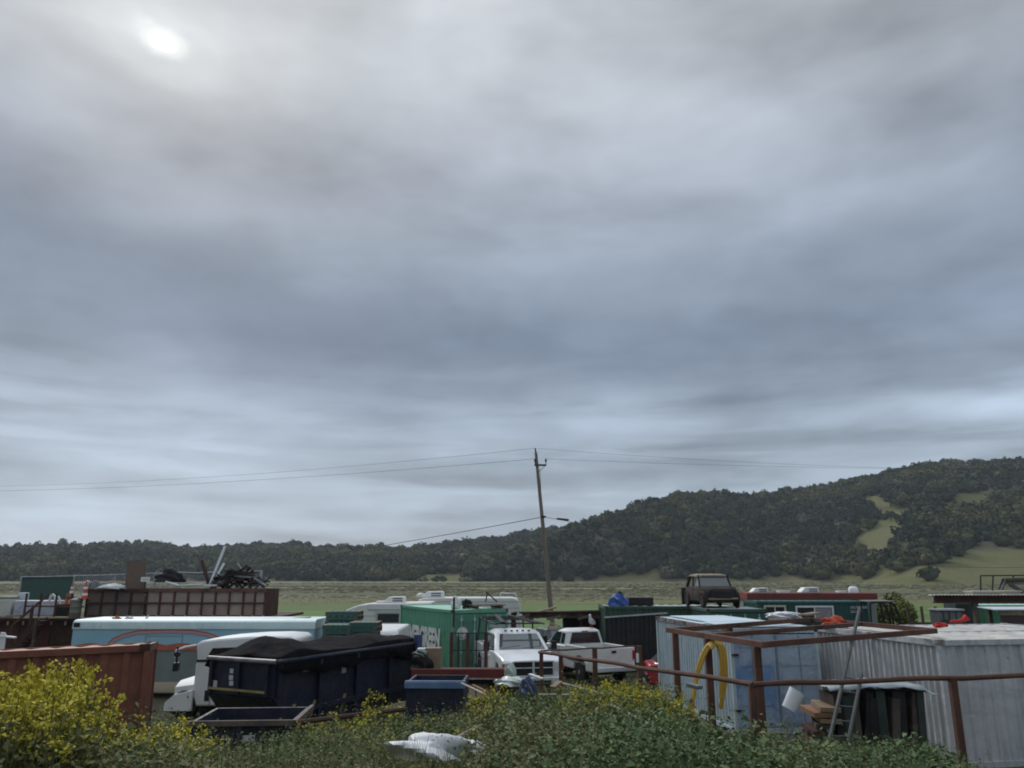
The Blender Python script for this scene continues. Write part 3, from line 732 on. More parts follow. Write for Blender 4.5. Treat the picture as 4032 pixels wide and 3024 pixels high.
# ------------------------------------------------------------------ utility pole and lines
POLE = mat('pole_wood', (.20, .165, .14), (.13, .10, .085), scale=1.2, rough=.95, streak=True, bump=.2)
pY = 60.0; pt, pb = at(2110, 1782, pY), at(2181, 2470, pY); pb.z = -.9
up_ = thing('utility_pole', 'leaning wooden utility pole standing out in the green meadow', 'pole', (pb.x, pb.y, -.45))
org = Vector((pb.x, pb.y, -.45))
pol = lambda s_: pb.lerp(pt, s_) - org
b = MB(); b.tube([pol(k / 10) for k in range(11)], [.20 - .009 * k for k in range(11)], 12); b.build('pole', POLE, up_, smooth=True)
b = MB(); b.tube([pol(.995), pol(.995) + Vector((-.06, 0, .42))], [.07, .05], 8); b.build('pole_top_pin', WOODD, up_)
pa = at(2120, 1832, pY) - org
b = MB(); b.box(pa.x - .32, pa.x + .62, pa.y - .14, pa.y - .04, pa.z - .07, pa.z + .07); b.build('cross_arm', WOODD, up_)
for dx in (-.26, .58):
    b = MB(); b.lathe([(.03, 0), (.03, .18), (.085, .2), (.06, .27), (.085, .32), (.05, .42)], 10, Matrix.Translation((pa.x + dx, pa.y - .09, pa.z + .07))); b.build('insulator', DARK, up_)
b = MB(); b.bar((pa.x + .5, pa.y - .1, pa.z - .05), (pa.x, pa.y - .1, pa.z - .55), .04); b.build('arm_brace', DARK, up_)
b = MB(); q = pol(.92); b.tube([q + Vector((.18, -.1, .3)), q + Vector((.22, -.12, -.4)), pol(.80) + Vector((.12, -.1, 0))], .012, 5); b.build('ground_wire', DARK, up_)
b = MB(); q = at(2140, 2035, pY) - org; b.box(q.x - .18, q.x + .18, q.y - .2, q.y + .2, q.z - .06, q.z + .06); b.build('cable_clamp', DARK, up_)
LINE = mat('cable_black', (.03, .03, .032), rough=.6)
def cable(label, a, c, sag, r, name='power_line'):
    n = 28; line = []
    for k in range(n + 1):
        s_ = k / n; p = a.lerp(c, s_); p.z -= sag * 4 * s_ * (1 - s_); line.append(p)
    b = MB(); b.tube(line, r, 5); o = b.build(name, LINE, None); return tag(o, label, 'cable')
top = pol(.995) + org + Vector((-.06, 0, .42)); ins = Vector((pa.x + .58, pa.y - .09, pa.z + .5)) + org; insl = Vector((pa.x - .26, pa.y - .09, pa.z + .5)) + org
cable('upper wire running from the pole top off past the left hills', top, at(-350, 1915, 95), .9, .010)
cable('lower wire running from the pole arm off past the left hills', insl, at(-350, 1935, 95), .7, .012)
cable('upper wire running from the pole top towards the wooded hill', top, at(4500, 1845, 75), .7, .008)
cable('lower wire running from the pole arm towards the wooded hill', ins, at(4500, 1838, 75), .45, .008)
tq = at(2140, 2035, pY)
cable('thick low cable sloping from the pole down behind the dark ridge', tq, at(-300, 2330, 120), 1.6, .026, 'telephone_cable')
tr_ = cable('short low cable leaving the pole towards the wooded hill', tq, at(4400, 2210, 100), 2.0, .018, 'telephone_cable')
sa, sb_ = at(2192, 2042.5, pY + .7), at(2240, 2047.5, pY + 1.3)
b = MB(); b.tube([sa, sa.lerp(sb_, .1), sa.lerp(sb_, .9), sb_], [.05, .085, .085, .05], 8); tag(b.build('cable_splice', LINE), 'fat black splice case hung on the low cable by the pole', 'splice case')
# small bird on the low cable

# ------------------------------------------------------------------ vehicles (built facing +x, on z = 0)
CARW = mat('car_white', (.74, .76, .78), (.66, .68, .70), scale=.8, rough=.28, spec=.5, fine=.04)
CARW2 = mat('car_white_dull', (.66, .67, .66), (.56, .56, .54), scale=.9, rough=.4, spec=.45, fine=.05, run=(.34,.32,.28), runamt=.4)
TYRE = mat('tyre', (.02, .02, .021), rough=.85)
CHROME = mat('chrome', (.66, .68, .70), rough=.25, metal=.35, fine=.02)
BLKP = mat('black_plastic', (.018, .018, .02), rough=.5)
LAMP = mat('lamp_lens', (.55, .56, .58), rough=.15, spec=.6)
AMBER = mat('amber_lens', (.45, .12, .03), rough=.25, spec=.6)
REDL = mat('red_lens', (.30, .012, .012), rough=.25, spec=.6)
CG = glass('car_glass', (.085, .10, .105), .05)
CGD = glass('car_glass_dark', (.012, .015, .016), .06)
def wheel(parent, x, y, r, w, side):
    M_ = Matrix.Translation((x, y, r))
    b = MB(); b.lathe([(r * .62, -w / 2), (r * .93, -w / 2), (r, -w * .36), (r, w * .36), (r * .93, w / 2), (r * .62, w / 2)], 24, M_, 'y'); t_ = b.build('wheel', TYRE, parent, smooth=True)
    b = MB(); yy = w / 2 * side
    b.lathe([(r * .60, yy - .03 * side), (r * .60, yy - .005 * side), (r * .2, yy - .02 * side), (r * .16, yy + .01 * side)], 16, M_, 'y'); b.build('rim', GALV, t_, smooth=True)
def arch_profile(top, x_list, r, zb, x0, x1):
    """bottom edge from rear x0 to front x1 with semicircular wheel arches, then the given top outline front to rear"""
    bot = [(x0, zb)]
    for xc in x_list:
        for k in range(9):
            g = math.pi - k * math.pi / 8; bot.append((xc + r * math.cos(g), max(zb, zb + r * math.sin(g) * 1.02)))
    bot.append((x1, zb))
    return bot + top
def gh_ring(x0, x1, hw, z, c=.12): return [(x1, -hw + c, z), (x1, hw - c, z), (x1 - c, hw, z), (x0 + c, hw, z), (x0, hw - c, z), (x0, -hw + c, z), (x0 + c, -hw, z), (x1 - c, -hw, z)]
def panel(parent, name, pts, m, off, thick=.012):
    a, b_, c = Vector(pts[0]), Vector(pts[1]), Vector(pts[2]); nrm = (b_ - a).cross(c - a).normalized()
    cen = sum((Vector(p) for p in pts), Vector()) / len(pts)
    if nrm.dot(cen - Vector((cen.x * .6 + off[0], 0, off[1]))) < 0: nrm = -nrm
    n = len(pts); vs = [Vector(p) + nrm * .004 for p in pts] + [Vector(p) + nrm * (.004 + thick) for p in pts]
    b = MB(); b.add(vs, [tuple(range(n)), tuple(range(2 * n - 1, n - 1, -1))] + [(i, i + n, (i + 1) % n + n, (i + 1) % n) for i in range(n)])
    return b.build(name, m, parent)
def pickup(label, loc, rz, m, tailgate=True, ext_cab=False, rack=False, glass_m=None, group='pickup trucks parked in the yard'):
    o = thing('pickup_truck', label, 'pickup truck', loc, rz, group)
    glass_m = glass_m or CG
    L2, W2 = 2.88, .99; R_ = .40; xf, xr = 1.86, -1.78
    cr = -.95 if not ext_cab else -.55                         # cab rear
    top = [(L2, .62), (L2 + .01, .95), (L2 - .06, 1.15), (L2 - .35, 1.22), (1.30, 1.30), (cr, 1.32), (cr, .86), (-L2, .86)]
    b = MB(); b.prism(arch_profile(top, [xr, xf], .50, .48, -L2, L2), -W2, W2); b.build('body', m, o, smooth=True, bevel=.05)
    # sculpted bonnet and wings
    b = MB(); b.loft([[(L2 - .02, y, z) for y, z in ((-.93, 1.08), (-.6, 1.155), (0, 1.17), (.6, 1.155), (.93, 1.08), (.9, .95), (-.9, .95))],
                      [(L2 - .4, y, z) for y, z in ((-.97, 1.16), (-.62, 1.25), (0, 1.275), (.62, 1.25), (.97, 1.16), (.9, 1.0), (-.9, 1.0))],
                      [(1.30, y, z) for y, z in ((-.95, 1.27), (-.62, 1.345), (0, 1.365), (.62, 1.345), (.95, 1.27), (.9, 1.1), (-.9, 1.1))]]); b.build('hood', m, o, smooth=True)
    # cab
    r0, r1, r2 = gh_ring(cr, 1.34, .955, 1.29), gh_ring(cr + .02, .52, .80, 1.84, .15), gh_ring(cr + .16, .36, .66, 1.93, .2)
    b = MB(); b.loft([r0, r1, r2]); cab = b.build('cab', m, o, smooth=True)
    def on(side, xa, xb, za, zb2):
        # point on the cab's side plane
        y = lambda z: side * (.955 + (.80 - .955) * (z - 1.29) / .55)
        return [(xa[0], y(za), za), (xb[0], y(za), za), (xb[1], y(zb2), zb2), (xa[1], y(zb2), zb2)]
    xw = lambda z: 1.34 + (.52 - 1.34) * (z - 1.29) / .55
    panel(cab, 'windshield', [(xw(1.36), -.80, 1.36), (xw(1.36), .80, 1.36), (xw(1.81), .66, 1.81), (xw(1.81), -.66, 1.81)], glass_m, (0, 1.3))
    panel(cab, 'rear_window', [(cr + .003, -.76, 1.37), (cr + .003, .76, 1.37), (cr + .018, .62, 1.80), (cr + .018, -.62, 1.80)], CGD, (1.5, 1.5))
    for s_ in (-1, 1):
        if ext_cab:
            panel(cab, 'side_window', on(s_, (.02, .02), (.98, .48), 1.36, 1.79), CGD, (0, 1.3)); panel(cab, 'side_window', on(s_, (-.38, -.33), (-.06, -.06), 1.37, 1.77), CGD, (0, 1.3))
        else:
            panel(cab, 'side_window', on(s_, (.22, .22), (1.05, .48), 1.36, 1.79), glass_m, (0, 1.3)); panel(cab, 'side_window', on(s_, (-.78, -.72), (.12, .12), 1.36, 1.79), glass_m, (0, 1.3))
        for xs_ in ((.17, -.83) if not ext_cab else (0.0,)):
            b = MB(); b.box(xs_ - .008, xs_ + .008, s_ * .985, s_ * .995, .6, 1.28); b.build('door_gap', BLKP, o)
            b = MB(); b.box(xs_ + .06, xs_ + .24, s_ * .985, s_ * 1.03, 1.08, 1.12); b.build('door_handle', m if not ext_cab else BLKP, o)
        b = MB(); b.bar((.98, s_ * .95, 1.34), (.95, s_ * 1.16, 1.38), .05, .05); b.box(.90, 1.0, s_ * 1.19 - .10, s_ * 1.19 + .10, 1.30, 1.60); b.build('mirror', BLKP, o, bevel=.02)
        for xx in (xf, xr): wheel(o, xx, s_ * (W2 - .12), R_, .27, s_)
    # bed
    for s_ in (-1, 1):
        b = MB(); b.box(-L2, cr - .012, s_ * .93 - .06, s_ * .93 + .06, .862, 1.36); b.build('bed_side', m, o, bevel=.02)
        b = MB(); b.box(-L2 - .012, -L2 + .05, s_ * .93 - .055, s_ * .93 + .055, .92, 1.24); b.build('tail_light', REDL, o)
    b = MB(); b.box(-L2, -L2 + .06, -.865, .865, .80, 1.355); tg = b.build('tailgate', m, o, bevel=.02)
    b = MB(); b.box(-L2 - .02, -L2 - .001, -.11, .11, 1.17, 1.26); b.build('handle', BLKP, tg)
    b = MB(); b.box(cr - .09, cr - .014, -.86, .86, .865, 1.34); b.build('bed_headboard', m, o)
    b = MB(); b.box(-L2 + .07, cr - .1, -.86, .86, .87, .9); b.build('bed_floor', BLKP, o)
    b = MB(); b.box(-L2 - .16, -L2 - .01, -.95, .95, .50, .68); b.build('rear_bumper', CHROME, o, bevel=.03)
    b = MB(); b.box(-2.4, 2.4, -.8, .8, .34, .5); b.build('chassis', DARK, o)
    for y0, y1 in ((-.70, -.05), (.02, .68)):
        b = MB(); b.bar((xw(1.39) + .02, y0, 1.39), (xw(1.47 if y0 < 0 else 1.44) + .025, y1, 1.47 if y0 < 0 else 1.44), .018); b.build('wiper', BLKP, cab)
    b = MB(); b.box(xw(1.78) - .02, xw(1.78) + .03, -.09, .09, 1.70, 1.77); b.build('rear_view_mirror', BLKP, cab)
    # face: grille in four bays, lamps and bumper
    b = MB(); b.box(L2 - .01, L2 + .03, -.65, .65, .70, 1.13); g = b.build('grille', BLKP, o)
    b = MB(); pf = L2 + .032
    for (y0, y1, z0, z1) in ((-.68, .68, 1.115, 1.155), (-.68, .68, .685, .715), (-.68, -.635, .71, 1.12), (.635, .68, .71, 1.12), (-.035, .035, .71, 1.12), (-.64, .64, .925, .955)):
        b.box(pf - .01, pf + .03, y0, y1, z0, z1)
    b.build('grille_surround', CHROME, g, bevel=.01)
    for s_ in (-1, 1):
        b = MB(); b.loft([[(L2 + .025, s_ * y, z) for y, z in ((.68, .86), (.93, .86), (.93, 1.08), (.68, 1.10))], [(L2 - .25, s_ * y, z) for y, z in ((.68, .86), (.998, .86), (.998, 1.08), (.68, 1.10))]])
        h = b.build('headlight', LAMP, o)
        b = MB(); b.box(L2 - .06, L2 + .022, s_ * .93, s_ * 1.004, .87, 1.07); b.build('turn_signal', AMBER, h)
    b = MB(); b.loft([[(L2 + .06, y, z) for y, z in ((-.98, .46), (-.98, .68), (.98, .68), (.98, .46))], [(L2 + .16, y, z) for y, z in ((-.82, .48), (-.82, .66), (.82, .66), (.82, .48))]]); bb = b.build('front_bumper', CHROME, o, bevel=.02)
    b = MB(); b.box(L2 + .14, L2 + .165, -.55, .55, .50, .575); b.build('air_slot', BLKP, bb)
    if not ext_cab:
        for k in range(5):
            b = MB(); y = (-.42, -.2, 0, .2, .42)[k]; b.box(.34, .44, y - .04, y + .04, 1.895, 1.935); b.build('marker_light', BLKP, o)
    else:
        b = MB(); b.box(cr - .0, cr + .06, -.15, .15, 1.82, 1.86); b.build('brake_light', REDL, o)
    if rack:
        b = MB()
        for s_ in (-1, 1):
            b.tube([(-2.6, s_ * .92, 1.36), (-2.55, s_ * .85, 2.22)], .03, 6); b.tube([(-.98, s_ * .92, 1.36), (-.9, s_ * .85, 2.22)], .03, 6)
            b.tube([(-2.75, s_ * .85, 2.22), (.9, s_ * .85, 2.16)], .03, 6)
        for x in (-2.55, -1.7, -.9, .7): b.tube([(x, -.9, 2.23 if x < 0 else 2.17), (x, .9, 2.23 if x < 0 else 2.17)], .028, 6)
        rk = b.build('ladder_rack', BLKP, o)
        b = MB(); b.bar((-2.5, .3, 2.28), (1.1, .55, 2.20), .10, .06); b.bar((-2.6, -.2, 2.29), (.9, -.6, 2.22), .16, .05); b.build('rack_load', DARK, rk)
    return o
gz0 = lambda x, y: float(ground_z(x, y))
# big pickup, nose to the camera and a little to the right
ramd = Vector((.20, -.98)).normalized(); fc = Vector((.68, 26.0)); ctr = fc - ramd * 2.9
ram = pickup('shiny white crew cab pickup facing the track with chrome grille', (ctr.x, ctr.y, .10), math.atan2(ramd.y, ramd.x), CARW, rack=True)
h2 = Vector((-.40, .92)).normalized(); tl = Vector((xat(2420, 29.6), 29.6)); c2 = tl + h2 * 2.9
pickup('dull white extended cab pickup seen from its tailgate', (c2.x, c2.y, .02), math.atan2(h2.y, h2.x), CARW2, ext_cab=True).scale = (.93, .91, .95)
# gull standing on the cab roof
GULW = mat('gull_white', (.70, .70, .68), rough=.8); GULG = mat('gull_grey', (.36, .37, .38), rough=.8)
gp = Vector((c2.x, c2.y, 0)) + Vector((h2.x, h2.y, 0)) * (-.30) + Vector((.36, -.05, 1.87))
gu = thing('gull', 'white and grey gull standing on the dull white pickup roof', 'bird', gp, R(245)); gu.scale = (.85, 1.0, 1.05)
b = MB(); st = [(-.30, .14, .012, .02), (-.22, .17, .05, .05), (-.10, .22, .085, .09), (.04, .27, .095, .10), (.13, .34, .07, .075), (.16, .42, .045, .05), (.19, .475, .048, .048), (.235, .475, .03, .03), (.25, .472, .012, .012)]
b.loft([[(x + .35 * r2 * 0, ry * math.cos(g), z + r2 * math.sin(g)) for g in [k * math.pi / 4 for k in range(8)]] for (x, z, ry, r2) in st]); b.build('body', GULW, gu, smooth=True)
for s_ in (-1, 1):
    b = MB(); b.loft([[(x, s_ * (w + .006), z + d) for d in (-h_, h_)] + [(x, s_ * (w + .02), z + d) for d in (h_, -h_)] for (x, z, w, h_) in ((-.42, .13, .03, .01), (-.2, .19, .075, .05), (.02, .26, .088, .07), (.1, .30, .07, .03))]); b.build('wing', GULG, gu, smooth=True)
    b = MB(); b.tube([(.02, s_ * .04, .20), (.03, s_ * .04, .0)], .009, 5); b.box(.02, .09, s_ * .04 - .025, s_ * .04 + .025, 0, .008); b.build('leg', AMBER, gu)
b = MB(); b.tube([(.245, 0, .47), (.30, 0, .455)], [.014, .005], 6); b.build('beak', mat('beak', (.5, .36, .05)), gu)

def small_car(name, label, loc, rz, m, L=4.2, H=1.42, W=1.7, glass_m=None, roof_m=None, group=None):
    o = thing(name, label, 'car', loc, rz, group); h = L / 2; w = W / 2; glass_m = glass_m or CG
    top = [(h, .55), (h - .02, .72), (h - .25, .80), (h - 1.05, .90), (-h + .75, .93), (-h + .05, .86), (-h, .6)]
    b = MB(); b.prism(arch_profile(top, [-h + .75, h - .78], .36, .22, -h + .02, h - .02), -w, w); b.build('body', m, o, smooth=True, bevel=.06)
    r0, r1, r2 = gh_ring(-h + .25, h - 1.0, w - .04, .86), gh_ring(-h + .75, h - 1.85, w - .2, H - .07, .15), gh_ring(-h + .9, h - 1.95, w - .3, H, .2)
    b = MB(); b.loft([r0, r1, r2]); cab = b.build('cabin', roof_m or m, o, smooth=True)
    z0, z1 = .92, H - .11; xf = lambda z: h - 1.0 - .85 * (z - .86) / (H - .93); xr = lambda z: -h + .25 + .5 * (z - .86) / (H - .93); yy = lambda z: w - .04 - .16 * (z - .86) / (H - .93)
    panel(cab, 'windshield', [(xf(z0), -yy(z0) + .12, z0), (xf(z0), yy(z0) - .12, z0), (xf(z1), yy(z1) - .12, z1), (xf(z1), -yy(z1) + .12, z1)], glass_m, (0, .9))
    panel(cab, 'rear_window', [(xr(z0), -yy(z0) + .12, z0), (xr(z0), yy(z0) - .12, z0), (xr(z1), yy(z1) - .12, z1), (xr(z1), -yy(z1) + .12, z1)], glass_m, (0, .9))
    for s_ in (-1, 1):
        panel(cab, 'side_window', [(-.2, s_ * yy(z0), z0), (xf(z0) - .2, s_ * yy(z0), z0), (xf(z1) - .15, s_ * yy(z1), z1), (-.2, s_ * yy(z1), z1)], glass_m, (0, .9))
        panel(cab, 'side_window', [(xr(z0) + .25, s_ * yy(z0), z0), (-.28, s_ * yy(z0), z0), (-.28, s_ * yy(z1), z1), (xr(z1) + .2, s_ * yy(z1), z1)], glass_m, (0, .9))
        for x in (-h + .75, h - .78): wheel(o, x, s_ * (w - .11), .30, .2, s_)
        b = MB(); b.box(h - .2, h + .012, s_ * (w - .3) - .16, s_ * (w - .3) + .16, .60, .72); b.build('headlight', LAMP, o)
        b = MB(); b.box(-h - .012, -h + .1, s_ * (w - .25) - .15, s_ * (w - .25) + .15, .66, .80); b.build('tail_light', REDL, o)
        b = MB(); b.box(h - 1.25, h - 1.12, s_ * (w + .08) - .08, s_ * (w + .08) + .08, .93, 1.05); b.build('mirror', BLKP, o)
    b = MB(); b.box(h - .04, h + .06, -w + .06, w - .06, .3, .5); b.build('front_bumper', BLKP, o, bevel=.02)
    b = MB(); b.box(-h - .06, -h + .04, -w + .06, w - .06, .32, .54); b.build('rear_bumper', BLKP, o, bevel=.02)
    return o
REDP = mat('car_red', (.30, .012, .02), (.24, .01, .016), scale=.8, rough=.3, spec=.5, fine=.04)
small_car('hatchback_car', 'glossy red car half hidden behind the pale blue container', (6.87, 29.0, .02), R(-4), REDP)
small_car('parked_car', 'dark grey car in the gap between the two white pickups', (2.25, 37.5, -.2), R(-75), mat('car_dark', (.05, .055, .06), rough=.35, spec=.5), L=4.6, H=1.72, W=1.85)

# burnt out small saloon on top of the green containers
BURN = mat('burnt_steel', (.016, .014, .015), (.042, .034, .032), scale=3.0, rough=.9, c3=(.075, .042, .026), s3=2.6, lo3=.52, hi3=.66, bump=.3)
BDOOR = mat('scorched_grey_door', (.075, .085, .095), (.12, .125, .13), scale=4, rough=.8, c3=(.05, .05, .055), s3=3)
TANR = mat('bleached_roof', (.27, .215, .16), (.19, .15, .115), scale=3, rough=.9)
mY = 34.9; mx = xat(2795, mY)
mn = thing('burnt_car', 'burnt out rusty small saloon car on the dark green containers', 'car', (mx, mY, 2.60), R(-84)); mn.scale = (.98, 1.03, 1.02)
def rr(x, hw, z0, z1, c): return [(x, y, z) for y, z in ((-hw, z0 + c), (-hw, z1 - c), (-hw + c * .4, z1 - c * .3), (-hw + c, z1), (hw - c, z1), (hw - c * .4, z1 - c * .3), (hw, z1 - c), (hw, z0 + c), (hw - c, z0), (-hw + c, z0))]
b = MB(); b.loft([rr(1.50, .46, .30, .62, .14), rr(1.44, .60, .22, .74, .16), rr(1.22, .70, .17, .82, .15), (rr(.62, .715, .16, .84, .10)), rr(-.3, .72, .16, .83, .08), rr(-1.2, .71, .17, .82, .10), rr(-1.5, .62, .22, .74, .14), rr(-1.58, .5, .30, .62, .12)]); b.build('body', BURN, mn, smooth=True)
for s_ in (-1, 1):
    for x in (-1.0, 1.04):
        b = MB(); b.tube([(x + .36 * math.cos(g), s_ * .68, .22 + .36 * math.sin(g)) for g in [k * math.pi / 10 for k in range(11)]], [.05, .075, .085, .09, .09, .09, .09, .09, .085, .075, .05], 8); b.build('fender', BURN, mn, smooth=True)
        b = MB(); b.lathe([(.33, -.01), (.33, .012)], 18, Matrix.Translation((x, s_ * .722, .26)), 'y'); b.build('wheel_well', DARK, mn)
zr_, z0_ = 1.27, .79
for s_ in (-1, 1):
    for (xa, ya, xb, yb, w_) in ((.62, .68, .32, .62, .06), (-.28, .69, -.28, .63, .05), (-1.15, .66, -.85, .60, .09)):
        b = MB(); b.bar((xa, s_ * ya, z0_), (xb, s_ * yb, zr_), w_); b.build('pillar', BURN, mn)
b = MB(); b.loft([gh_ring(-.97, .42, .665, 1.24, .14), gh_ring(-.95, .40, .64, 1.30, .16), gh_ring(-.75, .20, .46, 1.35, .2)]); b.build('roof', TANR, mn, smooth=True)
SMOKE = glass('sooty_glass', (.12, .135, .14), .22)
b = MB(); b.quad((.60, -.63, .83), (.60, .63, .83), (.34, .57, 1.24), (.34, -.57, 1.24)); b.build('windshield', SMOKE, mn, thick=.008)
for s_ in (-1, 1):
    b = MB(); b.box(-.26, .55, s_ * .702 - .012, s_ * .702 + .012, .24, .80); b.build('door', BDOOR, mn, bevel=.02)
    b = MB(); b.quad((-.24, s_ * .655, .83), (.50, s_ * .655, .83), (.26, s_ * .565, 1.22), (-.24, s_ * .565, 1.22)); b.build('side_window', SMOKE, mn, thick=.008)
    for x in (-1.0, 1.02):
        b = MB(); b.lathe([(.1, -.06), (.25, -.07), (.27, 0), (.25, .07), (.1, .06)], 16, Matrix.Translation((x, s_ * .70, .26)), 'y'); b.build('wheel', BURN, mn, smooth=True)
    b = MB(); b.lathe([(.10, -.02), (.13, .0), (.10, .03)], 14, Matrix.Translation((1.46, s_ * .47, .58)) @ Matrix.Rotation(R(90), 4, 'Y')); b.build('headlight_socket', DARK, mn)
b = MB(); b.box(1.49, 1.51, -.36, .36, .36, .60); b.build('open_engine_bay', DARK, mn)
b = MB(); b.bar((1.2, -.3, .76), (1.42, .2, .60), .07); b.bar((1.0, .3, .80), (1.35, .42, .55), .05); b.bar((1.47, -.62, .34), (1.47, .62, .36), .07); b.build('engine_scrap', TANR, mn)
b = MB(); b.box(-.04, .04, -.42, .42, 0, .72, Matrix.Translation((-1.62, -.35, .02)) @ Matrix.Rotation(R(-20), 4, 'Z')); b.build('detached_boot_lid', BURN, mn)

# ------------------------------------------------------------------ motorhomes
RVW = mat('rv_white', (.66, .66, .63), (.58, .57, .54), scale=.8, rough=.45, fine=.05)
RVG = mat('rv_grey', (.45, .45, .44), (.40, .40, .38), scale=.8, rough=.5, fine=.05)
def aircon(parent, x, y, z, s_=1.0, name='air_conditioner'):
    b = MB(); L_ = .55 * s_; W_ = .35 * s_
    b.loft([[(x - L_ * .9, y + a, z) for a in (-W_, W_)] + [(x - L_ * .9, y + a, z + .05) for a in (W_, -W_)], [(x - L_ * .45, y + a, z) for a in (-W_, W_)] + [(x - L_ * .45, y + a, z + .28 * s_) for a in (W_, -W_)],
            [(x + L_ * .9, y + a, z) for a in (-W_, W_)] + [(x + L_ * .9, y + a, z + .30 * s_) for a in (W_, -W_)], [(x + L_, y + a * .9, z) for a in (-W_, W_)] + [(x + L_, y + a * .9, z + .25 * s_) for a in (W_, -W_)]])
    a_ = b.build(name, WHITEP, parent, bevel=.03)
    b = MB()
    for k in range(2): b.box(x - .05 + k * .0, x + L_ * .8, y - W_ - .012, y - W_ - .002, z + .07 + k * .11 * s_, z + .12 + k * .11 * s_)
    b.build('vent', BLKP, a_)
    return a_
RVY = 40.0
rx0, rx1 = xat(1352, RVY), xat(1700, RVY)
rv = thing('motorhome', 'white motorhome with dark window and rounded nose over the cab', 'motorhome', (rx0, RVY, -.3))
L_ = rx1 - rx0; zt = zat(2376, RVY) + .3; zs = zat(2402, RVY) + .3
prof = [(1.0, .45), (1.0, 1.6), (.12, 1.72), (0, zs - .25), (.25, zs + .02), (.85, zt - .08), (1.5, zt), (1.52, zt), (L_, zt + .05), (L_, .45)]
b = MB(); b.prism(prof, 0, 2.3); b.build('body', RVW, rv, bevel=.06, smooth=True)
b = MB(); b.box(1.30, L_ + .01, -.06, -.003, zt - .30, zt - .02); b.build('awning_roll', RVW, rv, bevel=.03)
b = MB(); b.box(.1, L_ - .1, -.012, -.003, zs - .30, zs - .26); b.build('trim_stripe', RVG, rv)
X9 = lambda px: xat(px, RVY) - rx0; Z9 = lambda py: zat(py, RVY) + .3
window(rv, X9(1486), X9(1585), Z9(2460), Z9(2408), RVG, 1, y=-.03)
aircon(rv, X9(1548), .8, zt + .02, 1.0); 
b = MB(); b.box(X9(1478), X9(1518), .5, 1.1, zt + .01, zt + .10); b.build('roof_vent', WHITEP, rv, bevel=.02)
for x in (1.6, L_ - 1.2): wheel(rv, x, .18, .38, .25, -1); wheel(rv, x, 2.1, .38, .25, 1)
tY = 43.0; tx0, tx1 = xat(1640, tY), xat(2054, tY)
tv = thing('travel_trailer', 'white travel trailer with rounded end behind the green container', 'trailer', (tx0, tY, -.35))
L_ = tx1 - tx0; zt = zat(2354, tY) + .35
prof = [(0, .5), (0, zt - .4), (.15, zt - .1), (.45, zt), (L_ - .5, zt), (L_ - .2, zt - .08), (L_ - .06, zt - .35), (L_, .5)]
b = MB(); b.prism(prof, 0, 2.4); b.build('body', RVW, tv, bevel=.05, smooth=True)
for z_ in (zt - .55, zt - .22):
    b = MB(); b.box(.1, L_ - .12, -.012, -.002, z_, z_ + .04); b.build('trim_stripe', RVG, tv)
aircon(tv, xat(1700, tY) - tx0, .8, zt + .005, 1.1)
b = MB(); b.lathe([(.30, 0), (.28, .1), (.18, .2), (.05, .25)], 14, Matrix.Translation((xat(1655, tY) - tx0, .8, zt + .003))); b.build('roof_dome', RVG, tv, smooth=True)
b = MB(); xx = L_ - .3; b.tube([(xx - .9, .3, zt - .05), (xx - .85, .3, zt + .25), (xx - .05, .3, zt + .22), (xx + .1, .3, zt - .1)], .035, 6); b.build('roof_rail', WHITEP, tv)
for x in (L_ * .45, L_ * .45 + .8): wheel(tv, x, .18, .34, .22, -1); wheel(tv, x, 2.2, .34, .22, 1)

# cab of a white van facing the track, mostly behind the dumpster
vn = thing('box_van', 'white van cab with wide pale windshield between pallets and green container', 'van', (-4.98, 27.7, 0), R(-90)); vn.scale = (.95, .95, .91)
b = MB(); b.prism([(0.0, .4), (.0, 1.10), (-.35, 1.28), (-1.0, 2.14), (-1.25, 2.24), (-4.2, 2.26), (-4.2, .4)], -1.0, 1.0); b.build('body', CARW2, vn, smooth=True, bevel=.08)
fx = lambda z: -.35 - .65 * (z - 1.28) / .86
panel(vn, 'windshield', [(fx(1.34), -.88, 1.34), (fx(1.34), .88, 1.34), (fx(2.04), .80, 2.04), (fx(2.04), -.80, 2.04)], glass('pale_windshield', (.16, .20, .22), .08), (-2, 1.2))
for k in range(3):
    b = MB(); b.box(-1.16, -1.05, -.2 + .2 * k - .04, -.2 + .2 * k + .04, 2.19, 2.25); b.build('marker_light', BLKP, vn)
b = MB(); b.box(-.39, -.34, .3, .42, 1.40, 1.62); b.build('sticker', mat('orange_red', (.36, .06, .025), rough=.6), vn)
for s_ in (-1, 1):
    for x in (-.8, -3.5): wheel(vn, x, s_ * .88, .36, .24, s_)
    b = MB(); b.box(-.02, .02, s_ * .7 - .14, s_ * .7 + .14, .75, .95); b.build('headlight', LAMP, vn)

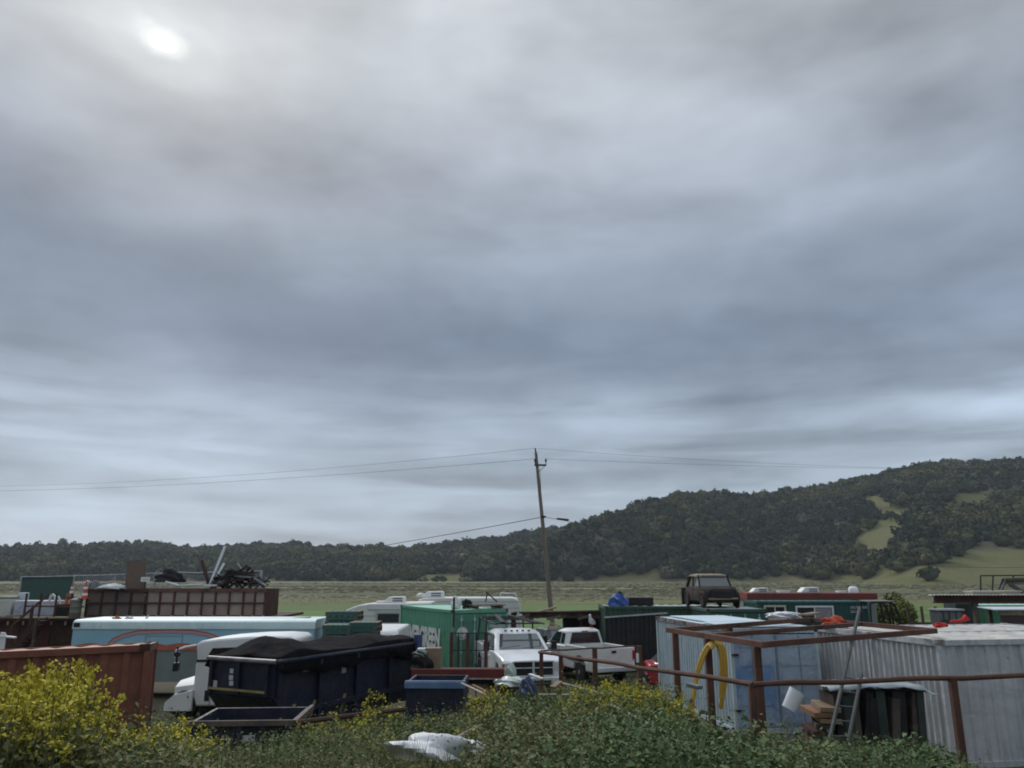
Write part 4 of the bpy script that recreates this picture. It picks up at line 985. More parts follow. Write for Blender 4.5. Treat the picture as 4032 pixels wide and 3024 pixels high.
# white semi tractor cab beside the covered dumpster, nose to the left
sY = 23.0; s_x = xat(690, sY)
SEMI = mat('truck_white', (.66, .67, .67), (.56, .56, .54), scale=.8, rough=.4, fine=.05)
tk = thing('truck_cab', 'white lorry cab with curved roof fairing beside the covered dumpster', 'truck', (s_x, sY, 0))
ZS = lambda py: zat(py, sY); XS = lambda px: xat(px, sY) - s_x
roofp = [(XS(798), ZS(2536)), (XS(815), ZS(2524)), (XS(880), ZS(2515)), (XS(1000), ZS(2506)), (XS(1100), ZS(2504)), (XS(1160), ZS(2508)), (XS(1180), ZS(2520)), (XS(1185), .35), (XS(800), .35), (XS(802), ZS(2615)), (XS(806), ZS(2600))]
b = MB(); b.prism(roofp, 0, 2.0); b.build('cab', SEMI, tk, smooth=True, bevel=.06)
b = MB(); b.loft([[(XS(725), y, z) for y, z in ((.15, .3), (.15, .84), (.5, .98), (1.5, .98), (1.85, .84), (1.85, .3))], [(XS(803), y, z) for y, z in ((.05, .3), (.05, .92), (.45, 1.14), (1.55, 1.14), (1.95, .92), (1.95, .3))]]); b.build('hood', SEMI, tk, smooth=True)
b = MB(); b.loft([[(XS(700), y, z) for y, z in ((-.05, .25), (-.05, .45), (.3, .5), (.3, .25))], [(XS(735), y, z) for y, z in ((-.1, .25), (-.1, .66), (.3, .70), (.3, .25))], [(XS(806), y, z) for y, z in ((-.1, .25), (-.1, .78), (.3, .82), (.3, .25))]]); b.build('fender', SEMI, tk, smooth=True)
b = MB(); b.box(XS(806), XS(1180), -.012, -.002, ZS(2607), ZS(2597)); b.build('black_band', BLKP, tk)
b = MB(); b.quad((XS(799), .15, ZS(2640)), (XS(799), 1.85, ZS(2640)), (XS(797), 1.75, ZS(2545)), (XS(797), .25, ZS(2545))); b.build('windshield', CGD, tk, thick=.01)
b = MB(); b.box(XS(868), XS(869.5), -.008, -.001, ZS(2790), ZS(2610)); b.box(XS(1045), XS(1046.5), -.008, -.001, ZS(2790), ZS(2610)); b.build('door_seam', BLKP, tk)
panel(tk, 'side_window', [(XS(842), 0, ZS(2593)), (XS(1040), 0, ZS(2593)), (XS(1040), 0, ZS(2545)), (XS(864), 0, ZS(2552))], CGD, (5, 1))
b = MB(); b.box(XS(848), XS(866), -.012, -.002, ZS(2760), ZS(2718)); b.build('step_opening', BLKP, tk)
b = MB(); b.tube([(XS(802), -.05, ZS(2540)), (XS(770), -.25, ZS(2545)), (XS(742), -.3, ZS(2556)), (XS(738), -.3, ZS(2585))], .035, 6); b.build('mirror_arm', SEMI, tk, smooth=True)
b = MB(); b.box(XS(736), XS(756), -.36, -.24, ZS(2580), ZS(2563)); b.box(XS(736), XS(757), -.37, -.23, ZS(2638), ZS(2604)); b.bar((XS(746), -.3, ZS(2540)), (XS(746), -.3, ZS(2605)), .05); b.build('mirror', BLKP, tk, bevel=.015)
for x in (XS(770), XS(1150)): wheel(tk, x, .15, .38, .3, -1); wheel(tk, x, 1.85, .38, .3, 1)
b = MB(); b.box(XS(740), XS(1184), .4, 1.6, .3, .5); b.build('chassis', DARK, tk)

# ------------------------------------------------------------------ pale blue painted trailer with a rainbow arch
TY = 26.5
tbx0, tbx1 = xat(314, TY), xat(1252, TY); TL_ = tbx1 - tbx0
ZT_ = lambda py: zat(py, TY); XT = lambda px: xat(px, TY) - tbx0
SKYB = mat('sky_blue_paint', (.27, .46, .55), (.23, .41, .51), scale=.7, rough=.5, fine=.05, run=(.20,.27,.29), runamt=.35, dent=.25)
AQUA = mat('pale_aqua_roof', (.50, .62, .62), (.42, .55, .56), scale=1.0, rough=.5, c3=(.58, .66, .66), s3=1.2, run=(.33,.36,.35), runamt=.5)
bt = thing('box_trailer', 'sky blue box trailer painted with a rainbow arch', 'trailer', (tbx0, TY, 0))
b = MB(); b.box(0, TL_, 0, 2.2, ZT_(2562), ZT_(2476)); b.build('body', SKYB, bt, bevel=.03)
b = MB(); zt, zb = ZT_(2440), ZT_(2477); b.prism([(0, zb), (-.03, zb), (-.03, zb + .06), (.0, zt - .08), (.08, zt - .02), (.22, zt), (1.98, zt), (2.12, zt - .02), (2.2, zt - .08), (2.23, zb + .06), (2.23, zb)], -.01, TL_ + .01, 'x'); b.build('roof', AQUA, bt, smooth=True)
GRYG = mat('grey_green_panel', (.20, .23, .22), (.15, .18, .17), scale=1.2, rough=.7)
b = MB(); b.box(.02, TL_ - .02, .02, 2.18, .55, ZT_(2562)); b.build('skirt_panel', GRYG, bt)
def band(parent, name, pts_px, thick_px, m, y):
    b = MB(); n = len(pts_px); top, bot = [], []
    for k, (px, py) in enumerate(pts_px):
        a = pts_px[max(k - 1, 0)]; c = pts_px[min(k + 1, n - 1)]; dx, dy = c[0] - a[0], c[1] - a[1]; l_ = math.hypot(dx, dy)
        nx_, ny_ = -dy / l_, dx / l_
        top.append((XT(px), y, ZT_(py))); bot.append((XT(px + nx_ * thick_px), y, ZT_(py + ny_ * thick_px)))
    vs = top + bot; b.add(vs, [(k, k + 1, n + k + 1, n + k) for k in range(n - 1)]); return b.build(name, m, parent, thick=.006)
arch = [(452, 2545), (458, 2531), (475, 2512), (513, 2494), (570, 2481), (640, 2478), (700, 2477), (774, 2479), (837, 2489), (869, 2500), (904, 2516), (935, 2535), (955, 2552)]
def offs(pts, d):
    out = []
    for k, (px, py) in enumerate(pts):
        a = pts[max(k - 1, 0)]; c = pts[min(k + 1, len(pts) - 1)]; dx, dy = c[0] - a[0], c[1] - a[1]; l_ = math.hypot(dx, dy)
        out.append((px - dy / l_ * d, py + dx / l_ * d))
    return out
for k, (d, th_, c) in enumerate(((0, 5, (.36, .085, .055)), (5, 7, (.50, .26, .20)), (12, 7, (.25, .25, .38)))):
    band(bt, 'rainbow_band', offs(arch, d), th_, mat('rainbow_%d' % k, c, rough=.6), -.006)
b = MB(); n = 60; vs = []
for k in range(n + 1):
    px = 330 + 910 * k / n; py = 2541 - 9 * abs(math.sin((px - 330) / 118 * math.pi)); vs += [(XT(px), -.006, ZT_(2561)), (XT(px), -.006, ZT_(py))]
b.add(vs, [(2 * k, 2 * k + 2, 2 * k + 3, 2 * k + 1) for k in range(n)]); b.build('painted_wave', mat('wave_orange', (.42, .13, .075), (.36, .10, .06), scale=2, rough=.6), bt, thick=.006)
b = MB(); b.box(XT(318), XT(342), -.04, -.031, ZT_(2469), ZT_(2452)); b.build('marker_housing', DARK, bt)
for px in (600, 742):
    b = MB(); b.box(XT(px), XT(px + 2), -.007, -.002, ZT_(2540), ZT_(2498)); b.build('hatch_seam', GRYG, bt)
b = MB(); b.box(XT(600), XT(743), -.007, -.002, ZT_(2506), ZT_(2504)); b.build('hatch_seam', GRYG, bt)
for x in (1.2, TL_ - 1.6): wheel(bt, x, .2, .4, .25, -1); wheel(bt, x, 2.0, .4, .25, 1)
def junk(name, label, cat, px, py, Y, w, h, d, m, rz=0, seed=1, n=9, group=None, zb=None):
    """a crumpled irregular lump: bag, heap or folded sheet"""
    r = random.Random(seed); p = at(px, py, Y); z = p.z if zb is None else zb
    bm = bmesh.new(); bmesh.ops.create_icosphere(bm, subdivisions=4, radius=1)
    ph = [(r.uniform(1, 4), r.uniform(1, 4), r.uniform(1, 4), r.uniform(0, 6)) for _ in range(n)]
    for v in bm.verts:
        q_ = [math.sin(a * v.co.x * 2 + b_ * v.co.y * 2 + c * v.co.z * 2 + e) for a, b_, c, e in ph]; k = 1 + sum(.075 * x_ for x_ in q_) + .10 * abs(math.sin(3.1 * q_[0] + 4 * q_[1] + 5 * v.co.x)) + .07 * abs(math.sin(6 * q_[2] + 7 * v.co.y + 4 * q_[3])) - .1
        v.co = Vector((v.co.x * w / 2 * k, v.co.y * d / 2 * k, max(v.co.z, -.25) * h * .8 * k + h * .2))
    me = bpy.data.meshes.new(name); bm.to_mesh(me); bm.free(); me.materials.append(m)
    me.polygons.foreach_set('use_smooth', [True] * len(me.polygons)); me.set_sharp_from_angle(angle=R(50))
    o = bpy.data.objects.new(name, me); COL.objects.link(o); o.location = (p.x, p.y, z); o.rotation_euler = (0, 0, rz)
    return tag(o, label, cat, group)
TARPW = mat('white_sheeting', (.68, .69, .70), (.55, .56, .58), scale=3, rough=.6)
OREO = mat('orange_cloth', (.42, .15, .05), (.34, .09, .035), scale=4, rough=.8)
junk('rag', 'scrap of orange cloth on the blue trailer roof', 'rag', 461, 2439, TY + .5, .28, .10, .2, OREO, seed=3)
junk('rag', 'scrap of white sheeting on the blue trailer roof', 'rag', 508, 2439, TY + .5, .26, .10, .2, TARPW, seed=4)
def pole(name, label, a, c, r, m, cat='pole', n=6, group=None):
    b = MB(); b.tube([a, a.lerp(c, .5) + Vector((0, 0, .004)), c], r, n); return tag(b.build(name, m, None, smooth=True), label, cat, group)
pole('plastic_offcut', 'short white plastic offcut standing on the blue trailer roof', at(570, 2441, TY + .6), at(585, 2425, TY + .6), .03, TARPW)
b = MB(); p0, p1 = at(1126, 2437, TY + 1.2), at(1222, 2433, TY + 1.2); b.bar(p0, p1, .25, .06); tag(b.build('plank', WOODD), 'dark plank lying on the end of the blue trailer roof', 'plank')

# ------------------------------------------------------------------ raised steel platform with scrap bin, rails and stairs
PY = 38.0
XP = lambda px: xat(px, PY); ZP = lambda py: zat(py, PY); zd = ZP(2431)
pl = thing('raised_platform', 'rusty raised steel platform behind the blue trailer', 'platform', (XP(-260), PY, -.3)); ox, oz = XP(-260), -.3
b = MB(); b.box(0, XP(1066) - ox, -.05, 6.5, zd - oz - .16, zd - oz - .04); b.build('deck', RUSTD, pl)
xe = XP(1050) - ox; k = 0; x = 0.02
while x < xe - .3:
    w = min(1.45, xe - x); b = MB(); b.box(x, x + w - .03, .25, .33, 0, zd - oz - .17); b.build('side_panel', RUSTD if k % 3 else mat('rust_wall', (.095, .036, .028), (.07, .03, .026), scale=1.1, rough=.9), pl); x += w; k += 1
PLANK = mat('pale_plank', (.40, .33, .22), (.32, .26, .17), scale=3, rough=.85)
for a, c in ((-40, 80), (82, 175), (177, 318)):
    b = MB(); b.box(XP(a) - ox, XP(c) - ox, -.12, .35, zd - oz - .038, zd - oz + .03); b.build('edge_board', PLANK if c > 170 else WOODP, pl)
for px in (20, 65, 125, 170, 232, 288):
    b = MB(); b.box(XP(px) - ox - .04, XP(px) - ox + .04, -.14, -.06, zd - oz - .34, zd - oz - .17); b.build('bracket', WOODP, pl)
# hand rail along the edge
rl = thing('guard_rail', 'thin rust red guard rail along the raised platform edge', 'railing', (XP(118), PY - .02, zd)); rx = XP(118)
for px in (118, 176, 236, 296):
    b = MB(); b.box(XP(px) - rx - .035, XP(px) - rx + .035, -.035, .035, -.05, ZP(2336) - zd); b.build('post', RUSTD, rl)
b = MB(); b.bar((0, .05, ZP(2387) - zd), (XP(345) - rx, .05, ZP(2389) - zd), .05, .07); b.build('rail', RUST, rl)
# stairs
sy = PY - 1.0; XQ = lambda px: xat(px, sy); ZQ = lambda py: zat(py, sy)
sr = thing('staircase', 'rusty open steel stairs leaning up to the platform', 'stairs', (XQ(120), sy, -.2)); qx = XQ(120)
for dy in (0, .75):
    b = MB(); b.bar((XQ(92) - qx, dy, ZQ(2560) + .2), (XQ(178) - qx, dy, ZQ(2438) + .2), .05, .24); b.build('stringer', RUSTD, sr)
for k in range(7):
    s_ = (k + .5) / 7; px = 92 + 86 * s_; z = ZQ(2560 - 122 * s_) + .2; b = MB(); b.box(XQ(px) - qx - .12, XQ(px) - qx + .12, .03, .72, z - .02, z + .02); b.build('step', RUSTD, sr)
b = MB(); b.bar((XQ(70) - qx, 0, ZQ(2470) + .2), (XQ(206) - qx, 0, ZQ(2337) + .2), .07, .09); b.build('hand_rail', RUST, sr)
for px, z0, z1 in ((80, 2535, 2458), (146, 2480, 2395), (168, 2560, 2440)):
    b = MB(); b.box(XQ(px) - qx - .05, XQ(px) - qx + .05, -.06, .06, max(ZQ(z0) + .2, 0), ZQ(z1) + .2); b.build('post', WOODD if px == 168 else RUSTD, sr)
# chain-link fence and green screen behind
FY = 44.0; XF = lambda px: xat(px, FY); ZF = lambda py: zat(py, FY)
cf = thing('chain_link_fence', 'galvanised chain link fence with a green screen panel on the platform', 'fence', (XF(85), FY, zd)); fx0 = XF(85)
tops = [(85, 2271), (294, 2267), (455, 2262), (611, 2257), (708, 2253), (844, 2252), (1030, 2247)]
for px, py in tops:
    b = MB(); b.tube([(XF(px) - fx0, 0, 0), (XF(px) - fx0, 0, ZF(py) - zd)], .045, 6); b.build('post', GALV, cf)
for (a, ya), (c, yc) in zip(tops[:-1], tops[1:]):
    b = MB(); b.tube([(XF(a) - fx0, 0, ZF(ya) - zd), (XF((a + c) / 2) - fx0, 0, ZF((ya + yc) / 2 + (1 if a < 600 else 3)) - zd), (XF(c) - fx0, 0, ZF(yc) - zd)], .032, 6); b.build('top_rail', GALV, cf)
b = MB(); b.box(XF(88) - fx0, XF(291) - fx0, .05, .06, ZF(2362) - zd, ZF(2273) - zd); b.build('green_screen', mat('green_screen', (.055, .105, .088), (.048, .092, .08), scale=1, rough=.8), cf)
b = MB()
for k in range(90):
    px = 300 + 730 * k / 90; b.bar((XF(px) - fx0, .02, .2), (XF(px + 34) - fx0, .02, ZF(2262) - zd), .012); b.bar((XF(px + 34) - fx0, .03, .2), (XF(px) - fx0, .03, ZF(2262) - zd), .012)
b.build('wire_mesh', GALV, cf)['kind'] = 'stuff'
# scrap bin with framed panels
bn = thing('scrap_bin', 'long rusty steel scrap bin with framed panels on the platform', 'bin', (XP(351), PY + .2, zd)); bx0 = XP(351)
PANM = [mat('bin_panel_%d' % k, c, d, scale=1.5, rough=.9, c3=e, s3=1.2) for k, (c, d, e) in enumerate((((.13, .105, .092), (.16, .12, .105), (.10, .075, .068)), ((.36, .29, .25), (.28, .22, .19), (.40, .33, .27)), ((.34, .26, .225), (.27, .20, .175), (.38, .32, .245))))]
HB = ZP(2320) - zd; HL = ZP(2316) - zd
rib_px = [351, 408, 465, 522, 580, 632, 688, 742, 798, 850, 905, 960, 1005, 1045]
for k, (a, c) in enumerate(zip(rib_px[:-1], rib_px[1:])):
    yo = -.12 if k < 4 else 0.0
    for z0, z1 in ((.10, HB * .47), (HB * .53, HB - .12)):
        b = MB(); b.box(XP(a) - bx0 + .05, XP(c) - bx0 - .05, yo + .03, yo + .05, z0, z1); b.build('panel', PANM[0] if k < 4 else PANM[1 + k % 2], bn)
for k, a in enumerate(rib_px):
    yo = -.12 if k < 4 else 0.0
    b = MB(); b.box(XP(a) - bx0 - .04, XP(a) - bx0 + .04, yo - .03, yo + .06, .02, HB - .10); b.build('rib', RUST if k > 3 else RUSTD, bn)
    if k > 3: b = MB(); b.lathe([(.06, 0), (.06, .12)], 8, Matrix.Translation((XP(a) - bx0, -.1, -.04))); b.build('foot', GALV, bn)
for (a, c, yo, m_) in ((351, 580, -.12, RUSTD), (580, 1045, 0, RUST)):
    for z0, z1 in ((.0, .09), (HB * .47 + .01, HB * .53 - .01), (HB - .13, HB + .02)):
        b = MB(); b.box(XP(a) - bx0, XP(c) - bx0, yo - .045, yo + .08, z0, z1); b.build('rail', RUSTP if (z0 > 1 and yo == 0) else m_, bn)
XB1 = XP(1045) - bx0
b = MB(); b.box(.02, XB1 - .02, 2.2, 2.3, 0, HB); b.build('back_wall', RUSTD, bn)
for x in (.0, XB1 - .08): b = MB(); b.box(x, x + .08, .1, 2.2, 0, HB); b.build('end_wall', RUSTD, bn)
b = MB(); b.box(.1, XB1 - .1, .1, 2.19, HB - .4, HB - .3); b.build('fill', RUSTD, bn)
# things in and around the bin
BY = PY + 1.0
XBn = lambda px: xat(px, BY); ZBn = lambda py: zat(py, BY); zfill = zd + HB - .3
b = MB(); b.box(XBn(495), XBn(572), BY, BY + .03, zfill, ZBn(2210)); tag(b.build('plywood_board', mat('brown_board', (.17, .125, .10), (.145, .105, .085), scale=6, rough=.9)), 'upright brown plywood board sticking up from the bin', 'board')
sg = thing('notice_board', 'small white notice with a dark scrawl on a short post in the bin', 'sign', (XBn(583), BY - .25, zfill))
b = MB(); b.box(-.22, .22, 0, .02, ZBn(2290) - zfill, ZBn(2272) - zfill); b.build('board', WHITEP, sg)
b = MB(); b.box(-.04, .04, .021, .06, -.1, ZBn(2274) - zfill); b.build('post', WOODD, sg)
b = MB(); zc = ZBn(2281) - zfill
b.tube([(-.15 + .03 * k, -.004, zc + .03 * math.sin(k * 2.3)) for k in range(11)], .009, 5); b.build('scrawl', mat('ink', (.10, .12, .15)), sg)
PVC = mat('white_pvc', (.68, .71, .73), (.60, .63, .66), scale=2, rough=.4)
pole('pvc_pipe', 'longest white pipe leaning high out of the scrap bin', at(826, 2303, BY), at(887, 2150, BY + .5), .062, PVC, 'pipe', 10)
pole('pvc_pipe', 'shorter white pipe beside the longest one in the scrap bin', at(852, 2275, BY + .15), at(882, 2218, BY + .5), .058, PVC, 'pipe', 10)
pole('steel_rod', 'thin pale rod poking up from the dark scrap pile', at(951, 2240, BY), at(936, 2219, BY), .03, GALV, 'rod')
pole('beam', 'dark rusty beam leaning behind the white pipes', at(822, 2300, BY + .4), at(795, 2208, BY + .6), .09, RUSTD, 'beam')
pole('gutter', 'long white gutter lying along the bin rim', at(652, 2291, BY - .7), at(700, 2304, BY - .6), .045, PVC, 'gutter')
pole('gutter', 'white trim strip lying flat along the bin rim', at(700, 2305, BY - .7), at(797, 2301, BY - .7), .035, PVC, 'gutter')
b = MB(); b.bar(at(802, 2304, BY - .7), at(855, 2305, BY - .7), .2, .07); tag(b.build('foam_board', TARPW), 'white foam board on the bin rim by the white pipes', 'board')
scr = thing('scrap_heap', 'tangled heap of dark scrap bars at the end of the bin', 'scrap heap', (XBn(940), BY, zfill))
r = random.Random(5)
HEAPM = (DARK, RUSTD, mat('scrap_grey', (.20, .21, .22), (.12, .12, .125), scale=4, rough=.6), DARK)
for k in range(110):
    u_ = r.uniform(-1, 1); px = 940 + 92 * u_; hgt = (1 - abs(u_) ** 2.5) * 58; py = 2303 - r.uniform(0, hgt); l_ = r.uniform(.3, 1.1); an = r.gauss(0.1, .5)
    p = at(px, py, BY + r.uniform(-.6, .5)) - Vector((XBn(940), BY, zfill)); d = Vector((math.cos(an), r.uniform(-.3, .3), math.sin(an))) * l_ / 2
    b = MB(); w_ = r.uniform(.05, .22); b.bar(p - d, p + d, w_, r.uniform(.03, .09)); b.build('bar', HEAPM[k % 4] if px < 985 or k % 3 else HEAPM[2], scr)
pole('pipe_stub', 'pale bent pipe stub standing at the bin end', at(1022, 2300, BY + .3), at(1026, 2246, BY + .3), .05, GALV, 'pipe')
junk('black_bag', 'long dark roll lying across the back of the bin', 'roll', 668, 2290, BY + .9, 1.3, .5, .6, DARK, seed=8)
pole('dark_roll', 'long dark grey roll resting on top of the back fence line', at(612, 2272, BY + 1.1), at(695, 2268, BY + 1.1), .11, DARK, 'roll')
pole('timber', 'pale timber length resting on junk behind the bin', at(432, 2293, BY - .2), at(494, 2298, BY), .09, PLANK, 'timber')
junk('paper_heap', 'white tangle of torn sheeting over the bin corner', 'sheeting', 440, 2318, PY - .05, 1.2, .20, .3, TARPW, seed=12)
for px, py0, py1, w, lab, m_ in ((344, 2330, 2292, .26, 'grey square canister among junk behind the bin', GALV), (372, 2325, 2290, .30, 'pale canister with white cap behind the bin', GRYG)):
    b = MB(); z0, z1 = zd + HB - .5, zat(py1, BY); b.box(xat(px, BY) - w / 2, xat(px, BY) + w / 2, BY, BY + .3, z0, z1); b.box(xat(px, BY) - w / 4, xat(px, BY) + w / 3, BY + .05, BY + .2, z1, z1 + .07); tag(b.build('canister', m_, None, bevel=.03), lab, 'canister')
# platform clutter
WY = PY + .8; XW = lambda px: xat(px, WY); ZW = lambda py: zat(py, WY)
mc = thing('generator', 'pale boxy machine with lid at the platform end', 'machine', (XW(2), WY, zd)); mx0 = XW(2)
b = MB(); b.prism([(0, 0), (XW(60) - mx0, 0), (XW(62) - mx0, .45), (XW(56) - mx0, ZW(2360) - zd), (.0, ZW(2362) - zd), (-.06, .45)], 0, .8); b.build('housing', mat('machine_cream', (.50, .50, .45), (.42, .42, .38), scale=2, rough=.6), mc, bevel=.03)
b = MB(); b.box(.02, XW(56) - mx0, .05, .7, ZW(2360) - zd + .003, ZW(2350) - zd); b.build('lid', GRYG, mc, bevel=.02)
b = MB(); b.box(XW(45) - mx0, XW(74) - mx0, .75, 1.1, 0, ZW(2335) - zd); b.build('cabinet', mat('pale_cabinet', (.52, .55, .56), (.44, .46, .46), scale=2), mc, bevel=.02)
b = MB(); b.bar(at(26, 2431, PY + .1) + Vector((0, 0, .04)), at(85, 2427, PY + .1) + Vector((0, 0, .02)), .2, .12); tag(b.build('timber_block', WOODP, None, bevel=.02), 'pale timber block lying on the platform edge by the machine', 'timber')
b = MB(); b.box(XW(66), XW(236), WY + .1, WY + .8, zd, ZW(2365)); tag(b.build('covered_pallet', mat('grey_wrap', (.36, .38, .44), (.48, .50, .53), scale=2.2, rough=.6, c3=(.26, .27, .33), s3=2), None, bevel=.05), 'long low load wrapped in pale grey plastic on the platform', 'load')
b = MB(); pts = [at(px, py, WY + .2) for px, py in ((195, 2366), (200, 2348), (208, 2341), (216, 2348), (217, 2364))]; b.tube(pts, .06, 7); tag(b.build('duct_hose', TARPW, None, smooth=True), 'white duct hose arching above the wrapped load, behind the stairs', 'hose')
b = MB(); pts = [at(px, py, WY + .3) for px, py in ((220, 2352), (230, 2351), (236, 2362), (236, 2384))]; b.tube(pts, .06, 7); tag(b.build('duct_hose', TARPW, None, smooth=True), 'white duct hose bending down at the end of the wrapped load', 'hose')
b = MB(); b.box(XW(242), XW(292), WY - .1, WY + .5, zd, ZW(2379)); tag(b.build('black_crate', DARK, None, bevel=.03), 'black crate under the traffic cones on the platform', 'crate')
dr = thing('drum', 'olive grey steel drum beside the scrap bin', 'drum', (XP(331), PY - .35, zd - .03))
hh = ZP(2364) - zd; b = MB(); b.lathe([(.24, 0), (.25, .02), (.25, hh * .33), (.262, hh * .35), (.25, hh * .37), (.25, hh * .66), (.262, hh * .68), (.25, hh * .7), (.25, hh), (.23, hh)], 20); b.build('shell', mat('olive_drum', (.17, .165, .13), (.12, .11, .09), scale=3, rough=.8), dr, smooth=True)
b = MB(); b.lathe([(.27, hh + .002), (.27, hh + .09), (.2, hh + .12)], 18); b.build('lid', GRYG, dr, smooth=True)
CONE = mat('cone_orange', (.55, .10, .04), (.48, .085, .035), scale=2, rough=.6); CONEF = mat('cone_faded', (.36, .12, .075), (.42, .13, .07), scale=3, rough=.7)
def cone(label, px, pyb, h, Y, bands, m, base=None):
    p = at(px, pyb, Y); o = thing('traffic_cone', label, 'traffic cone', (p.x, Y, p.z if base is None else base), group='traffic cones on the platform')
    k = h / .72; b = MB(); b.box(-.18 * k, .18 * k, -.18 * k, .18 * k, 0, .03); b.build('base', m, o)
    b = MB(); b.lathe([(.135 * k, .03), (.115 * k, .15 * h), (.035 * k, h)], 16); b.build('cone', m, o, smooth=True)
    for z0, z1 in bands:
        rr = lambda z: .135 * k + (.035 - .135) * k * z + .004; b = MB(); b.lathe([(rr(z0), z0 * h), (rr(z1), z1 * h)], 16); b.build('white_band', WHITEP, o, smooth=True)
    return o
cone('faded plain cone, left of the cones on the black crate', 261, 2379, .52, WY + .15, [], CONEF, ZW(2379))
cone('bright orange cone, right of the two on the black crate', 281, 2379, .60, WY + .2, [], CONE, ZW(2379))
cone('banded red and white cone stacked on the bright orange one', 281, 2340, .62, WY + .2, [(.25, .45), (.6, .75)], CONEF, ZW(2379) + .35)
cone('tall red and white cone stack standing on the steel drum', 331, 2365, .80, PY - .35, [(.18, .32), (.55, .68)], CONE, zd - .03 + hh + .12)
WB = thing('sawhorse', 'white painted timber sawhorse standing before the platform stairs', 'sawhorse', (xat(55, 33), 33, 0)); wx = xat(55, 33)
WZ = lambda py: zat(py, 33); WX = lambda px: xat(px, 33) - wx
for (a, c, w) in (((28, 2504), (97, 2510), .14), ((44, 2490), (42, 2545), .12), ((55, 2497), (54, 2620), .1), ((22, 2518), (52, 2492), .09), ((24, 2522), (44, 2532), .09), ((42, 2545), (42, 2620), .1)):
    b = MB(); b.bar((WX(a[0]), 0, WZ(a[1])), (WX(c[0]), .02, max(WZ(c[1]), .0)), w, .06); b.build('timber', WHITEP, WB)

# ------------------------------------------------------------------ dumpsters
NAVY = mat('navy_paint', (.013, .018, .036), (.019, .024, .043), scale=1.0, rough=.55, c3=(.035, .032, .034), s3=1.8, lo3=.52, hi3=.72, run=(.07,.05,.042), runamt=.5, dent=.7)
NAVYL = mat('blue_rim', (.09, .15, .27), (.16, .24, .36), scale=2, rough=.5)
TARPB = mat('black_tarp', (.011, .0105, .012), (.020, .019, .021), scale=2.5, rough=.95, spec=.04, dent=.9)
dk = thing('dumpster', 'big navy dumpster heaped over with a black tarp', 'dumpster', (-5.22, 18.0, .12), math.atan2(.894, .447)); DL, DW, DZ0, DZ1 = 5.6, 2.0, .45, 1.92
b = MB(); b.prism([(0, DZ1), (0, 1.16), (.62, DZ0), (DL, DZ0), (DL, DZ1)], 0, .06); b.build('side_wall', NAVY, dk)
b = MB(); b.prism([(0, DZ1), (0, 1.16), (.62, DZ0), (DL, DZ0), (DL, DZ1)], DW - .06, DW); b.build('side_wall', NAVY, dk)
b = MB(); b.box(.0, .06, .062, DW - .062, 1.17, DZ1); b.build('end_wall', NAVY, dk)
b = MB(); b.bar((.04, DW / 2, 1.15), (.64, DW / 2, DZ0 + .02), DW - .13, .05); b.build('sloped_end', NAVY, dk)
b = MB(); b.box(DL - .06, DL, .062, DW - .062, DZ0, DZ1); b.build('tail_gate', NAVY, dk)
b = MB(); b.box(.62, DL - .07, .07, DW - .07, DZ0, DZ0 + .06); b.build('floor', DARK, dk)
for x in (.05, 1.4, 2.8, 4.2, 5.5):
    b = MB(); b.box(x, x + .09, -.09, -.002, DZ0 if x > .5 else 1.2, DZ1 - .06); b.build('rib', NAVY, dk)
for y in (.15, 1.0, 1.85): b = MB(); b.box(-.08, -.002, y, y + .08, 1.2, DZ1 - .06); b.build('rib', NAVY, dk)
b = MB(); b.box(-.02, DL, -.10, -.002, DZ0 + .32, DZ0 + .42); b.build('rub_rail', NAVY, dk)
b = MB(); b.tube([(-.06, -.04, DZ1), (DL, -.04, DZ1)], .05, 8); b.build('top_rim', NAVY, dk, smooth=True)
b = MB(); b.tube([(-.06, -.06, DZ1 + .01), (-.06, DW, DZ1 + .01)], .05, 8); b.build('top_rim', mat('worn_rim', (.22, .22, .23), (.10, .10, .12), scale=4, rough=.5), dk, smooth=True)
n1, n2 = 26, 14; vs = []
for i in range(n1 + 1):
    for j in range(n2 + 1):
        u_, w_ = i / n1, j / n2; x = -.02 + (DL + .0) * u_; y = -.15 + (DW + .3) * w_
        e = math.sin(math.pi * w_) ** .7 * (.10 + .34 * max(0, 1 - abs(u_ - .17) / .15) + .13 * math.exp(-((u_ - .75) / .25) ** 2) + .03 * math.sin(17 * u_ + 3 * math.sin(6 * w_))) * min(1, u_ * 9 + .1)
        z = DZ1 + .06 + e + .02 * math.sin(9 * u_ + 5 * w_) + .015 * math.sin(23 * u_ - 11 * w_)
        if w_ in (0.0, 1.0): z = DZ1 - .10 - .20 * abs(math.sin(4.1 * u_ + .4)) - .12 * u_ - .04 * math.sin(31 * u_)
        vs.append((x, y, z))
b = MB(); b.add(vs, [(i * (n2 + 1) + j, (i + 1) * (n2 + 1) + j, (i + 1) * (n2 + 1) + j + 1, i * (n2 + 1) + j + 1) for i in range(n1) for j in range(n2)]); b.build('tarp', TARPB, dk, smooth=True, thick=.01)
STK = mat('sticker', (.52, .55, .56), (.40, .42, .43), scale=6, rough=.6); TAPE = mat('yellow_tape', (.34, .29, .10), (.20, .17, .08), scale=5, rough=.7)
for y, z, w, h in ((1.30, 1.62, .10, .10), (1.30, 1.48, .12, .10), (1.28, 1.36, .12, .10), (1.78, 1.30, .12, .14), (.22, 1.22, .09, .18)):
    b = MB(); b.box(-.012, -.002, y - w / 2, y + w / 2, z, z + h); b.build('sticker', STK, dk)
for x, z, w, h in ((.9, 1.62, .30, .12), (2.3, 1.45, .16, .22)):
    b = MB(); b.box(x, x + w, -.012, -.002, z, z + h); b.build('sticker', STK, dk)
